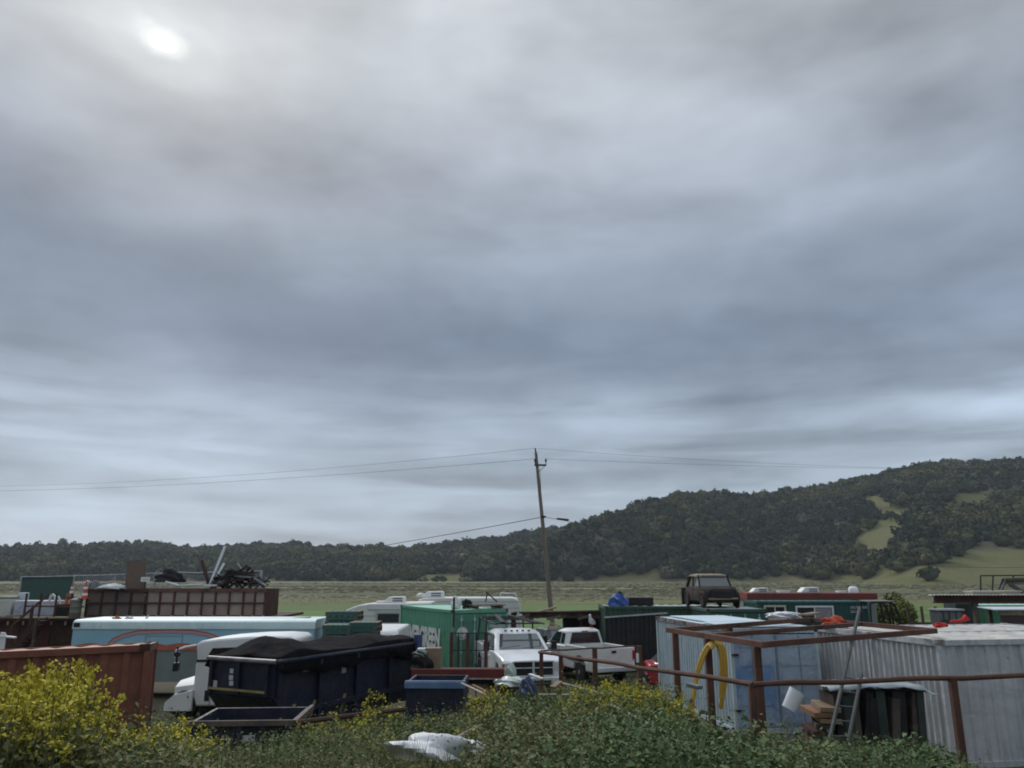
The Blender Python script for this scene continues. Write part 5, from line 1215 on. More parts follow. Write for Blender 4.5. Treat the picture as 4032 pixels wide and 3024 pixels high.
b = MB(); b.box(-.095, -.082, .2, 1.9, 1.26, 1.31); b.build('reflective_strip', TAPE, dk)
for x, z in ((.5, .62), (1.2, .62), (2.3, .62), (3.3, .62)):
    b = MB(); b.prism([(x, z), (x + .10, z), (x + .22, z + .34), (x + .12, z + .34)], -.012, -.002); b.build('reflective_strip', TAPE, dk)
b = MB(); b.box(-.012, -.002, 1.5, 1.55, .8, .84); b.build('sticker', STK, dk)
b = MB(); b.box(DL - .16, DL + .05, -.16, -.01, .1, 2.15); b.build('corner_post', mat('blue_post', (.045, .06, .15), rough=.6), dk)

bx = at(1157, 2841, 13.0)
ds = thing('skip_bin', 'low open dark blue skip with rusty inside, nearest the flowers', 'skip', (bx.x, bx.y, .3), R(4)); zt = bx.z - .3
for nm, (x0, x1, y0, y1) in (('side_wall', (-1.6, 0, 0, .05)), ('side_wall', (-1.6, 0, 1.35, 1.4)), ('end_wall', (-.05, 0, .051, 1.349)), ('end_wall', (-1.6, -1.55, .051, 1.349))):
    b = MB(); b.box(x0, x1, y0, y1, 0, zt); b.build(nm, NAVY, ds)
b = MB(); b.box(-1.54, -.06, .06, 1.34, zt - .35, zt - .25); b.build('load', RUSTD, ds)
b = MB(); b.box(-1.65, .05, -.05, .0, zt - .05, zt + .03); b.box(.0, .06, .0, 1.45, zt - .05, zt + .028); b.build('rim', mat('rim_rust', (.13, .10, .08), (.07, .06, .07), scale=3, rough=.8), ds)
b = MB(); b.box(-.78, -.58, -.012, -.002, zt - .28, zt - .19); b.build('sticker', STK, ds)
for x in (-1.5, -.85, -.12): b = MB(); b.box(x, x + .08, -.05, -.002, .0, zt - .06); b.build('rib', NAVY, ds)
cx0, cx1 = at(1600, 2678, 17.4), at(1826, 2685, 17.4)
db = thing('steel_tote', 'narrow dark blue bin with pale blue rim right of the tarped dumpster', 'bin', (cx0.x, 17.4, .0), R(-2)); w = cx1.x - cx0.x; zt = cx1.z
for nm, (x0, x1, y0, y1) in (('front_wall', (0, w, 0, .05)), ('back_wall', (0, w, 1.15, 1.2)), ('end_wall', (0, .05, .051, 1.149)), ('end_wall', (w - .05, w, .051, 1.149))):
    b = MB(); b.box(x0, x1, y0, y1, 0, zt); b.build(nm, NAVY, db)
b = MB(); b.box(.06, w - .06, .06, 1.14, zt - .2, zt - .1); b.build('load', DARK, db)
b = MB(); b.box(-.03, w + .04, -.05, .0, zt - .12, zt + .0); b.box(-.03, w + .04, .002, .09, zt + .002, zt + .02); b.build('rim', NAVYL, db)
pole('steel_beam', 'thin rusty beam lying in the weeds right of the low skip', at(1165, 2846, 12.6), at(1600, 2792, 15.0), .04, RUSTD, 'beam')
# rusty low flatbed trailer with junk
fb = thing('flatbed_trailer', 'low rust red flatbed trailer before the mesh fence', 'trailer', (xat(1632, 21), 21.0, 0)); f0 = xat(1632, 21); fz = zat(2640, 21); fw = xat(1990, 21) - f0
b = MB(); b.box(0, fw, 0, 1.6, fz - .16, fz - .1); b.build('deck', RUSTD, fb)
b = MB(); b.box(0, fw, -.06, -.005, fz - .17, fz + .04); b.build('side_board', mat('oxide_board', (.16, .035, .028), (.11, .03, .026), scale=2, rough=.8), fb)
b = MB(); b.box(0, fw, -.075, -.0, fz - .21, fz - .175); b.build('white_edge', mat('white_edge', (.42, .42, .42), (.2, .12, .1), scale=4), fb)
b = MB(); b.box(.1, fw - .1, .1, 1.5, fz - .34, fz - .17); b.build('frame', DARK, fb)
for x in (.8, fw - .7): wheel(fb, x, .15, .33, .2, -1); wheel(fb, x, 1.45, .33, .2, 1)
b = MB(); cxp = at(1704, 2614, 21.9); b.box(cxp.x - .21, cxp.x + .21, 21.8, 22.2, fz - .1, zat(2551, 21.9)); tag(b.build('cardboard_box', mat('cardboard', (.26, .185, .13), (.21, .15, .105), scale=3, rough=.9), None, bevel=.01), 'tall brown cardboard box on the rust red flatbed', 'box')
junk('junk_bag', 'black rubbish bag beside the cardboard box', 'bag', 1655, 2620, 21.7, .5, .45, .5, DARK, seed=21, zb=fz - .1)
junk('junk_bag', 'grey rag heap lying over the black rubbish bag', 'bag', 1652, 2585, 21.75, .38, .14, .4, GRYG, seed=22, zb=fz + .28)
b = MB(); b.box(cxp.x - .45, cxp.x - .2, 22.05, 22.3, fz - .1, fz + .45); tag(b.build('white_box', TARPW, None, bevel=.02), 'white carton half hidden behind the cardboard box', 'box')

# ------------------------------------------------------------------ stacks of green pallets
PGRN = mat('pallet_green', (.045, .105, .09), (.055, .13, .105), scale=2, rough=.7)
def pallet(label, x0, x1, y0, z, tilt=0.0):
    o = thing('pallet', label, 'pallet', ((x0 + x1) / 2, y0, z), tilt, 'green pallets stacked behind the dumpster'); w = (x1 - x0) / 2
    for y in (0, .46, .92): b = MB(); b.box(-w, w, y, y + .06, .02, .125); b.build('stringer', PGRN if y == 0 else WOODP, o)
    for k in range(6): x = -w + k * (2 * w - .12) / 5; b = MB(); b.box(x, x + .12, .005 if k else -.005, .99, .126, .146); b.build('top_board', WOODP if k in (0, 5) else PGRN, o)
    for k in (0, 5): x = -w + k * (2 * w - .12) / 5; b = MB(); b.box(x, x + .12, .005, .99, .0, .019); b.build('bottom_board', WOODP, o)
    return o
ordn = ['top', 'second', 'third', 'fourth', 'fifth']
for nm, a, c, y0, top_py, n in (('tallest', 1290, 1418, 26.42, 2408, 4), ('lower', 1280, 1392, 24.62, 2461, 3), ('right hand', 1384, 1494, 24.7, 2451, 4)):
    x0, x1 = xat(a, y0), xat(c, y0); zt = zat(top_py, y0)
    for k in range(n):
        pallet('%s green pallet from above in the %s stack by the van' % (ordn[k], nm), x0 + .02 * (k % 2), x1 - .02 * (k % 3), y0, zt - .148 * (k + 1), R((-1) ** k * 1.0))
    b = MB(); b.box(x0 + .05, x1 - .05, y0 + .05, y0 + .95, 0, zt - .148 * n); tag(b.build('steel_crate', RUSTD, None, bevel=.02), 'rusty steel crate under the %s green pallet stack' % nm, 'crate')

# ------------------------------------------------------------------ things on the bright green container roof
rz = 2.595
LW = lambda px, py, Y: at(px, py, Y)
b = MB(); p0, p1 = at(1838, 2378, 32.6), at(1978, 2372, 33.2); pv = thing('wooden_platform', 'weathered timber platform on the bright green container roof', 'platform', ((p0.x + p1.x) / 2, 33.1, rz), R(27))
for k in range(6): b = MB(); b.box(-.72, .72, -.5 + k * .17, -.5 + k * .17 + .15, .10, .15); b.build('board', WOODD if k else WOODP, pv)
for x in (-.6, .5): b = MB(); b.box(x, x + .1, -.5, .5, .0, .099); b.build('bearer', WOODD, pv)
pole('steel_strut', 'slanting dark strut propped on the timber platform', at(1913, 2330, 33.2), at(1958, 2370, 33.2), .03, DARK, 'strut')
pole('steel_strut', 'short dark prop under the slanting strut', at(1918, 2340, 33.2), at(1912, 2370, 33.2), .03, DARK, 'strut')
junk('white_bundle', 'white bundle on the bright green roof corner', 'bundle', 1796, 2378, 33.0, .38, .42, .4, TARPW, seed=31, zb=rz)
junk('motor', 'black motor with pale fittings on the bright green roof', 'motor', 1836, 2378, 33.2, .36, .34, .4, DARK, seed=32, zb=rz)
pole('rust_post', 'rusty steel post rising at the bright green container corner', at(1786, 2470, 30.8), at(1788, 2352, 30.8), .045, RUSTD, 'post')

# ------------------------------------------------------------------ timber lean-to with dark sheds between green containers
sh = thing('lean_to_shed', 'dark open shed with ragged timber roof beside the dark green container', 'shed', (xat(2020, 37.6), 37.6, -.2)); s0 = xat(2020, 37.6)
XH = lambda px: xat(px, 37.6) - s0; ZH = lambda py: zat(py, 37.6) + .2
b = MB(); b.bar((XH(2015), 0, ZH(2424)), (XH(2378), 0, ZH(2413)), .3, .28); b.build('front_beam', WOODD, sh)
b = MB(); b.bar((XH(2020), .1, ZH(2411)), (XH(2380), .1, ZH(2406)), .9, .05); b.build('roof_sheet', RUSTD, sh)
for k in range(8): px = 2030 + 40 * k; b = MB(); b.bar((XH(px), -.2, ZH(2427 + (k * 7) % 11)), (XH(px + 55), -.22, ZH(2418 + (k * 5) % 9)), .05, .12); b.build('ragged_board', WOODD if k % 3 else WOODP, sh)
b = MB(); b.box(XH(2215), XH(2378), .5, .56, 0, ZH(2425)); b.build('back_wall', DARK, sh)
for px in (2218, 2286, 2372): b = MB(); b.box(XH(px) - .06, XH(px) + .06, -.06, .06, 0, ZH(2425)); b.build('post', RUSTD if px > 2280 else DARK, sh)
b = MB(); b.box(XH(2012), XH(2032), .0, .3, 0, ZH(2412)); b.build('end_post', RUSTD, sh)
dw = thing('black_fence_wall', 'black corrugated wall under the dark green container edge', 'wall', (xat(2376, 33.8), 33.8, 0)); d0 = xat(2376, 33.8)
k = 0; px = 2376
while px < 2590:
    b = MB(); z = zat(2432 - (px - 2376) * .07, 33.8); b.box(xat(px, 33.8) - d0 + .01, xat(px + 18, 33.8) - d0 - .01, 0 if k % 2 else .02, .06, 0, z); b.build('board', DARK, dw); px += 18; k += 1
b = MB(); b.bar((0, -.02, zat(2431, 33.8)), (xat(2620, 33.8) - d0, -.02, zat(2414, 33.8)), .10, .05); b.build('white_capping', GALV, dw)
pole('timber_offcut', 'long pale timber offcut sloping up on the ragged shed roof', at(2110, 2410, 37.5), at(2190, 2391, 37.8), .05, PLANK, 'timber')
b = MB()
for a, c in (((2158, 2474), (2166, 2452)), ((2166, 2452), (2205, 2465)), ((2160, 2470), (2210, 2468)), ((2158, 2476), (2208, 2480))): b.bar(at(a[0], a[1], 36.2), at(c[0], c[1], 36.2), .07, .05)
tag(b.build('chair_frame', PLANK), 'pale broken timber frame heaped before the dark shed', 'timber frame')
junk('mask_bundle', 'pale green bundle hanging on the shed beam by the pickup rack', 'bundle', 2044, 2440, 36.9, .28, .26, .25, mat('pale_green_cloth', (.42, .47, .40), rough=.8), seed=41)
# on the dark green container
bl = junk('tarp_bundle', 'crumpled blue tarp bundle on the dark green container', 'tarp', 2433, 2378, 36.4, .78, .50, .6, mat('blue_tarp', (.04, .10, .36), (.12, .20, .44), scale=4, rough=.55), seed=51, zb=2.56)
pole('metal_strut', 'grey strut leaning across the blue tarp bundle', at(2410, 2340, 36.0), at(2432, 2360, 36.0), .03, GALV, 'strut')
junk('dark_bag', 'dark blue bag spikes above the blue tarp bundle', 'bag', 2440, 2348, 36.5, .34, .34, .3, mat('ink_blue', (.02, .028, .075), rough=.7), seed=55, zb=2.86)
b = MB(); b.box(xat(2470, 36.6), xat(2566, 36.6), 36.4, 37.3, 2.58, zat(2353, 36.4)); tag(b.build('black_bin', DARK, None, bevel=.03), 'flat black crate beside the blue tarp bundle', 'crate')
# long red trailer and rooftop units behind the teal container
LR = thing('mobile_home', 'long rust red roofed trailer behind the teal container', 'trailer', (xat(2940, 50), 50, -.5)); l0 = xat(2940, 50); lz = zat(2333, 50) + .5; lw_ = xat(3437, 50) - l0
REDR = mat('rust_red_roof', (.19, .045, .035), (.12, .04, .034), scale=.8, rough=.8, c3=(.10, .05, .045), s3=.7)
b = MB(); b.box(0, lw_, 0, 3.0, .5, lz - .42); b.build('body', GRYG, LR)
b = MB(); b.prism([(-.1, lz - .42), (-.1, lz - .05), (1.5, lz + .0), (3.1, lz - .05), (3.1, lz - .42)], -.1, lw_ + .1, 'x'); b.build('roof', REDR, LR)
for px, s_ in ((2998, 1.0), (3195, 1.12)): aircon(LR, xat(px, 50) - l0, .9, lz - .02, s_)
b = MB(); b.lathe([(.30, 0), (.30, .25), (.22, .36), (.1, .40)], 12, Matrix.Translation((xat(3378, 50) - l0, .9, lz - .03))); b.build('roof_cowl', WHITEP, LR, smooth=True)
for a, c in ((3078, 3124), (3318, 3348)): b = MB(); b.box(xat(a, 50) - l0, xat(c, 50) - l0, .8, 1.4, lz - .02, lz + .10); b.build('roof_vent', WHITEP, LR)
b = MB(); b.lathe([(.20, 0), (.16, .1), (.06, .14)], 10, Matrix.Translation((xat(3060, 50) - l0, .9, lz - .02))); b.build('roof_dome', GRYG, LR)
# things on the pale blue and grey roofs
junk('white_tarp', 'rumpled white tarp on the pale blue container roof', 'tarp', 3085, 2425, 25.6, 1.0, .16, .8, TARPW, seed=61, zb=2.6)
b = MB(); b.bar(at(3160, 2425, 23.4) + Vector((0, 0, .02)), at(3216, 2413, 23.8), .3, .05); tag(b.build('plank', WOODP), 'grey plank propped on the roof edge by the orange heap', 'plank')
ORNG = mat('orange_mesh', (.42, .075, .035), (.30, .055, .03), scale=6, rough=.8)
junk('netting', 'heap of orange red netting on the grey container roof corner', 'netting', 3284, 2440, 21.6, .62, .26, .5, ORNG, seed=62, zb=2.55)
junk('hose_coil', 'small red cloth heap on the grey roof, left of the red hose', 'cloth', 3700, 2440, 21.9, .34, .10, .3, mat('signal_red', (.45, .03, .02), rough=.7), seed=63, zb=2.55)
b = MB(); b.tube([at(3742, 2446, 21.5), at(3775, 2445, 21.5), at(3795, 2440, 21.5), at(3806, 2430, 21.5)], [.03, .035, .06, .10], 8); tag(b.build('red_hose', MATS['signal_red'], None, smooth=True), 'bright red hose end lying along the far grey roof', 'hose')
# far right: canopy, sheets, truss, cabin
CYY = 35.0; XC = lambda px: xat(px, CYY); ZC = lambda py: zat(py, CYY)
cn = thing('steel_canopy', 'rusty beam canopy with pale roofing sheet on an olive post', 'canopy', (XC(3665), CYY, -.1)); c0 = XC(3665)
for z0, z1, y0, y1 in ((ZC(2372), ZC(2375) + .0, -.12, .12), (ZC(2348), ZC(2346), -.12, .12)): b = MB(); b.box(0, XC(4080) - c0, y0, y1, min(z0, z1) + .1, max(z0, z1) + .14); b.build('flange', RUSTD, cn)
b = MB(); b.box(0, XC(4080) - c0, -.03, .03, ZC(2373) + .1, ZC(2348) + .1); b.build('web', RUSTD, cn)
b = MB(); n = 60; vs = []
for k in range(n + 1): x = .22 + (XC(4080) - XC(3680)) * k / n; z = ZC(2344) + .1 + (.03 if k % 2 else 0); vs += [(x - .3, -.25, z), (x, .9, z - .02)]
b.add(vs, [(2 * k, 2 * k + 2, 2 * k + 3, 2 * k + 1) for k in range(n)]); b.build('roof_sheet', mat('pale_sheet', (.46, .47, .44), (.36, .36, .34), scale=2, rough=.6), cn, thick=.01)
for px in (3822, 4060): b = MB(); b.box(XC(px) - c0 - .10, XC(px) - c0 + .10, -.1, .1, 0, ZC(2374) + .1); b.build('post', mat('olive_post', (.09, .085, .06), (.06, .06, .045), scale=3, rough=.85), cn)
for k, (a, c, py) in enumerate(((3825, 3940, 2331), (3952, 4022, 2329))):
    b = MB(); b.box(XC(a), XC(c), CYY + .1, CYY + .8, ZC(py) - .02, ZC(py) + .04); b.box(XC(a) + .05, XC(c) - .05, CYY + .15, CYY + .75, ZC(2343), ZC(py) - .025); tag(b.build('panel_stack', mat('cream_panel', (.52, .48, .38), (.45, .42, .34), scale=2, rough=.7)), ('longer' if k == 0 else 'shorter') + ' cream panel stack lying on the canopy roof', 'panels')
pfm = thing('scaffold', 'thin dark pipe scaffold standing on the canopy roof', 'scaffold', (XC(3864), CYY + .85, ZC(2343) - .0)); e0 = XC(3864); zb = ZC(2343)
pY_ = CYY + .85
for a, c in (((3862, 2340), (3861, 2267)), ((3861, 2267), (4080, 2265)), ((3908, 2330), (3910, 2268)), ((3989, 2275), (3989, 2266))):
    p, q = at(a[0], a[1], pY_), at(c[0], c[1], pY_); b = MB(); b.tube([p - Vector((e0, pY_, zb)), q - Vector((e0, pY_, zb))], .03, 6); b.build('pipe', DARK, pfm)
tr = thing('conveyor_frame', 'sloping dark steel lattice frame on the canopy roof at frame edge', 'frame', (XC(3945), CYY + .6, zb)); g0 = XC(3945); gy = CYY + .6
def TP(px, py, dy=0): p = at(px, py, gy); return Vector((p.x - g0, dy, p.z - zb))
for dy in (0, .25):
    for a, c, w in (((3938, 2342), (3962, 2280), .09), ((3962, 2280), (4090, 2276), .07), ((3958, 2298), (4090, 2300), .06), ((3985, 2302), (4040, 2335), .10), ((3960, 2290), (4090, 2286), .14)):
        b = MB(); b.bar(TP(*a, dy), TP(*c, dy), .05, w); b.build('member', WOODD if w > .12 else mat('steel_grey', (.09, .09, .09), (.13, .12, .11), scale=3, rough=.7), tr)
cb = thing('site_cabin', 'low dark cabin with pale roof edge beyond the grey roof', 'cabin', (xat(3642, 33.8), 33, 0)); h0 = xat(3642, 33.8); XK = lambda px: xat(px, 33) - h0; ZK = lambda py: zat(py, 33)
b = MB(); b.box(0, XK(3770), 0, .8, 0, ZK(2404)); b.build('wall', mat('dark_slate', (.045, .055, .058), (.06, .07, .072), scale=2, rough=.7), cb)
b = MB(); b.box(-.05, XK(3775), -.08, .85, ZK(2404), ZK(2398)); b.build('roof', GALV, cb)
for a, c in ((3672, 3690), (3696, 3712), (3720, 3740), (3746, 3764)): b = MB(); b.box(XK(a), XK(c), -.02, -.002, ZK(2440), ZK(2410)); b.build('window', glass('cabin_glass', (.12, .14, .15), .15), cb)
lk = thing('tank_locker', 'dark teal steel locker beneath the canopy', 'locker', (xat(3746, 36.6), 36.6, -.1)); k0 = xat(3746, 36.6)
b = MB(); b.box(0, xat(3808, 36.6) - k0, 0, 1, 0, zat(2376, 36.6) + .1); b.build('body', mat('dark_teal', (.03, .05, .05), (.045, .07, .068), scale=2, rough=.6), lk)
for k in range(2): b = MB(); b.box(.06 + k * .36, .36 + k * .36, -.012, -.002, 1.7, 2.5); b.build('door_panel', MATS['dark_slate'], lk)
lr_ = thing('lean_to_roof', 'white sheeted lean-to roof with brown fascia beside the green container', 'roof', (xat(3842, 27.3), 26.5, 0)); r0_ = xat(3842, 27.3); zr_ = zat(2402, 26.5)
b = MB(); b.prism([(-.2, zr_ + .0), (-.2, zr_ + .03), (.8, zr_ + .08), (.8, zr_ + .05)], -.1, 4.5, 'x'); b.build('roof_sheet', mat('white_sheet_metal', (.58, .62, .66), (.48, .52, .55), scale=1, rough=.45), lr_)
b = MB(); b.box(.12, 4.4, -.1, -.04, zr_ - .42, zr_ - .16); b.build('fascia_board', mat('dark_brown', (.055, .04, .042), (.075, .05, .045), scale=2, rough=.8), lr_)
b = MB(); b.box(.08, 4.42, -.13, -.05, zr_ - .16, zr_ - .005); b.build('fascia_strip', WOODP, lr_)
for x in (.25, 2.6, 4.3):
    for y in (.0, .7): b = MB(); b.box(x - .06, x + .06, y - .03, y + .09, 0, zr_ - .01); b.build('post', WOODD, lr_)
# tractor cab frame and bush behind
tg_ = thing('tractor', 'dark open tractor cab frame beside the teal container', 'tractor', (xat(3470, 41), 41, -.35)); t0 = xat(3470, 41); XG = lambda px: xat(px, 41) - t0; ZG = lambda py: zat(py, 41) + .35
for dy in (0, 1.1):
    b = MB(); b.tube([(XG(3407), dy, .9), (XG(3413), dy, ZG(2378)), (XG(3430), dy, ZG(2372)), (XG(3495), dy, ZG(2370)), (XG(3512), dy, ZG(2390)), (XG(3522), dy, ZG(2432)), (XG(3524), dy, .9)], .055, 6); b.build('cab_frame', DARK, tg_, smooth=True)
    b = MB(); b.tube([(XG(3492), dy, ZG(2371)), (XG(3502), dy, .9)], .045, 6); b.build('cab_pillar', DARK, tg_)
b = MB(); b.box(XG(3410), XG(3508), -.08, 1.18, ZG(2371), ZG(2365)); b.build('cab_roof', GRYG, tg_, bevel=.02)
b = MB(); b.box(XG(3405), XG(3526), .05, 1.05, .5, 1.1); b.box(XG(3526), XG(3610), .2, .9, .5, 1.25); b.build('body', DARK, tg_, bevel=.05)
b = MB(); b.box(XG(3478), XG(3492), .3, .75, 1.1, 1.75); b.build('seat', mat('seat_blue', (.03, .04, .09)), tg_, bevel=.05)
for x, r_ in ((XG(3430), .65), (XG(3600), .4)): wheel(tg_, x, -.1, r_, .35, -1); wheel(tg_, x, 1.2, r_, .35, 1)
BUSH = mat('bush_yellow_green', (.13, .14, .035), (.085, .105, .03), scale=1.5, rough=.9)
tree_thing('bush', 'yellow green bush rising behind the tractor frame', 'bush', xat(3495, 53), 53, -.55, 1.75, BUSH, 701, 1.4, n=4200, trunk=True, leaf=.26)
rf = thing('rail_fence', 'low weathered board fence behind the tractor in the meadow', 'fence', (xat(3555, 48), 48, -.5)); w0 = xat(3555, 48)
for px in (3558, 3612, 3666): b = MB(); b.box(xat(px, 48) - w0 - .06, xat(px, 48) - w0 + .06, -.06, .06, 0, zat(2388, 48) + .5); b.build('post', WOODD, rf)
for z in (.6, 1.1, 1.5): b = MB(); b.box(0, xat(3672, 48) - w0, -.1, -.061, z, z + .2); b.build('board', GRYG if z < 1 else WOODD, rf)

# ------------------------------------------------------------------ yard clutter by the carport
lad = thing('ladder', 'long aluminium ladder leaning under the carport frame', 'ladder', tuple(at(3262, 2930, 14.9))); lo = Vector(lad.location)
la0, la1 = at(3262, 2930, 14.9) - lo, at(3386, 2393, 16.9) - lo; lb0, lb1 = at(3338, 2928, 14.9) - lo, at(3440, 2420, 16.9) - lo
ALU = mat('dull_aluminium', (.12, .125, .12), (.08, .085, .08), scale=3, rough=.6)
b = MB(); b.bar(la0, la1, .04, .08); b.build('stile', ALU, lad); b = MB(); b.bar(lb0, lb0.lerp(lb1, .5), .04, .08); b.build('stile', ALU, lad)
for k in range(5): s_ = .05 + k * .10; b = MB(); b.tube([la0.lerp(la1, s_), lb0.lerp(lb1, s_)], .012, 6); b.build('rung', ALU, lad)
ss = thing('sheet_stack', 'dark sheets and boards leaning in a row beneath a pale tarp', 'sheet stack', (xat(3225, 15.9), 15.9, .15)); u0 = xat(3225, 15.9)
r = random.Random(9)
SHM = (DARK, WOODD, mat('sheet_dark_green', (.03, .042, .038), (.05, .06, .055), scale=2, rough=.8), mat('sheet_brown', (.10, .082, .068), (.06, .052, .047), scale=2, rough=.85), DARK)
x = 0.0
for k in range(13):
    w = r.uniform(.10, .26); hgt = 1.58 - r.uniform(0, .16); M_ = Matrix.Translation((x, .1 * r.random(), 0)) @ Matrix.Rotation(R(r.uniform(-3, 7)), 4, 'Y')
    b = MB(); b.box(0, w, 0, .7, 0, hgt, M_); b.build('board', SHM[k % 5], ss); x += w * .82
b = MB(); n1, n2 = 16, 6; vs = []
for i in range(n1 + 1):
    for j in range(n2 + 1): vs.append((-.02 + 2.1 * i / n1, -.06 + .85 * j / n2, 1.63 + .018 * math.sin(i * 1.3 + j * 1.7) + .07 * math.sin(i / n1 * 3.1) - (.05 if j == 0 else 0) - (.10 if i > n1 - 2 else 0)))
b.add(vs, [(i * (n2 + 1) + j, (i + 1) * (n2 + 1) + j, (i + 1) * (n2 + 1) + j + 1, i * (n2 + 1) + j + 1) for i in range(n1) for j in range(n2)]); b.build('tarp', mat('pale_grey_tarp', (.32, .36, .38), (.23, .26, .27), scale=2, rough=.6), ss, smooth=True, thick=.01)
lp_ = thing('plank_pile', 'pile of tan and orange planks beside the leaning sheets', 'plank pile', (xat(3175, 16.2), 16.2, .1)); v0 = xat(3175, 16.2)
TANP = (mat('tan_plank', (.28, .20, .125), (.22, .15, .10), scale=4, rough=.85), mat('orange_plank', (.25, .135, .08), (.19, .10, .06), scale=4, rough=.85), PLANK)
for k in range(13): b = MB(); dx = r.uniform(-.12, .12); wd = r.uniform(-.1, .06); b.box(-.16 + dx, .26 + dx + wd, -.35, .6, .0 + k * .105, .06 + k * .105 + r.uniform(0, .03), Matrix.Rotation(R(r.uniform(-16, 16)), 4, 'Z') @ Matrix.Rotation(R(r.uniform(-3, 3)), 4, 'Y')); b.build('plank', TANP[k % 2] if k > 9 else (WOODD if k % 2 else RUSTD), lp_)
b = MB(); bp = at(3103, 2850, 15.4); b.lathe([(.08, 0), (.095, .02), (.095, .98), (.04, 1.08)], 14); o_ = b.build('gas_cylinder', mat('cylinder_grey', (.17, .20, .21), (.13, .15, .16), scale=3, rough=.5), None, smooth=True); o_.location = (bp.x, 15.4, .28); tag(o_, 'grey gas cylinder standing below the tipped white bucket', 'gas cylinder')
b = MB(); b.lathe([(.12, -.19), (.125, -.185), (.15, .17), (.155, .19), (.14, .19)], 20, Matrix.Rotation(R(32), 4, 'Y')); o_ = b.build('bucket', mat('bucket_white', (.74, .75, .78), rough=.4), None, smooth=True); q = at(3122, 2757, 15.4); o_.location = (q.x, q.y, q.z); tag(o_, 'white plastic bucket tipped over on the grey gas cylinder', 'bucket')
# yellow hose draped over the carport post
HOSE = mat('hose_yellow', (.55, .34, .055), (.46, .27, .045), scale=3, rough=.5)
hs = thing('hose', 'thick yellow hose looped over the middle carport post', 'hose', tuple(fr.location + Vector((mid1.x, mid1.y, 0)))); hY = fr.location.y + mid1.y; hl = Vector(hs.location)
def hp(pts, dy): return [at(px, py, hY + dy + .02 * k) - hl for k, (px, py) in enumerate(pts)]
def smooth_path(p, n=5):
    out = []
    for i in range(len(p) - 1):
        a, b_, c, d = p[max(i - 1, 0)], p[i], p[i + 1], p[min(i + 2, len(p) - 1)]
        for k in range(n):
            s_ = k / n; out.append(.5 * ((2 * b_) + (c - a) * s_ + (2 * a - 5 * b_ + 4 * c - d) * s_ ** 2 + (3 * b_ - a - 3 * c + d) * s_ ** 3))
    return out + [p[-1]]
for pts, dy, rr in (([(2838, 2545), (2822, 2526), (2800, 2530), (2775, 2558), (2752, 2615), (2738, 2680), (2726, 2760), (2723, 2830), (2730, 2850), (2757, 2848)], -.16, .036),
                    ([(2838, 2545), (2826, 2532), (2803, 2540), (2780, 2570), (2757, 2630), (2742, 2690), (2729, 2760), (2727, 2835)], -.19, .033),
                    ([(2790, 2545), (2815, 2524), (2838, 2534), (2853, 2565), (2859, 2620), (2857, 2680), (2848, 2740), (2838, 2790)], -.17, .038),
                    ([(2795, 2550), (2815, 2530), (2833, 2540), (2845, 2575), (2850, 2625), (2848, 2690), (2843, 2745), (2834, 2785)], -.21, .036),
                    ([(2800, 2556), (2818, 2536), (2828, 2548), (2837, 2585), (2840, 2640), (2840, 2700), (2837, 2750)], -.24, .034)):
    b = MB(); b.tube(smooth_path(hp(pts, dy)), rr, 8); b.build('strand', HOSE, hs, smooth=True)
b = MB(); b.bar(at(2712, 2696, 14.4), at(2756, 2708, 14.2), .14, .06); tag(b.build('grey_plate', mat('plate_grey', (.13, .14, .14), (.2, .21, .2), scale=4)), 'small grey plate caught on the rail below the hose', 'plate')
# litter in the weeds
junk('plastic_sheet', 'big heap of dirty white plastic sheet in the foreground weeds', 'plastic sheet', 1690, 2980, 10.4, .85, .26, .6, TARPW, seed=71)
junk('plastic_sheet', 'smaller torn white plastic sheet beside the big heap', 'plastic sheet', 1858, 2955, 10.8, .36, .12, .4, TARPW, seed=72)
FILM = mat('green_film', (.40, .48, .44), (.50, .56, .52), scale=4, rough=.4)
junk('plastic_film', 'pale green plastic film caught upright by the pickup nose', 'plastic film', 2008, 2678, 17.6, .24, .30, .2, FILM, seed=73)
junk('plastic_film', 'crumpled pale film spread on the spoil heap', 'plastic film', 2010, 2700, 16.0, .55, .16, .5, mat('white_film', (.55, .58, .56), (.42, .48, .44), scale=5, rough=.4), seed=74)
junk('blue_sack', 'dark blue sack slumped on the spoil heap', 'sack', 2080, 2735, 15.2, .30, .28, .3, mat('sack_blue', (.075, .085, .16), (.14, .16, .23), scale=5, rough=.7), seed=75)
b = MB(); b.bar(at(2175, 2705, 14.9), at(2205, 2682, 15.0), .16, .02); tag(b.build('card_scrap', WOODP), 'tan cardboard scrap on the spoil heap', 'cardboard')
b = MB(); b.bar(at(2085, 2655, 17.2), at(2135, 2672, 17.0), .10, .03); tag(b.build('pale_board', TARPW), 'pale broken board lying in front of the shiny pickup', 'board')
STICK = mat('pale_stick', (.42, .38, .30), (.34, .30, .24), scale=3, rough=.8)
for a, c, Ya, Yc, lab, m_ in (((1818, 2690), (1915, 2736), 16.4, 14.6, 'pale stick sloping off the narrow blue bin', STICK), ((1863, 2697), (1918, 2725), 16.0, 14.8, 'orange stick beside the pale one at the narrow blue bin', TANP[1]),
        ((1795, 2905), (1892, 2856), 11.0, 12.2, 'grey stick standing out of the weeds above the white plastic', STICK), ((2215, 2690), (2420, 2745), 15.5, 14.4, 'long pale cane lying across the flowering weeds', STICK),
        ((2395, 2770), (2640, 2890), 14.0, 12.0, 'pale rope slanting down through the weeds by the first post', STICK), ((2120, 2735), (2260, 2736), 14.2, 14.2, 'straight pale batten at the foot of the spoil heap', STICK)):
    pole('stick', lab, at(*a, Ya), at(*c, Yc), .02, m_, 'stick', 5)
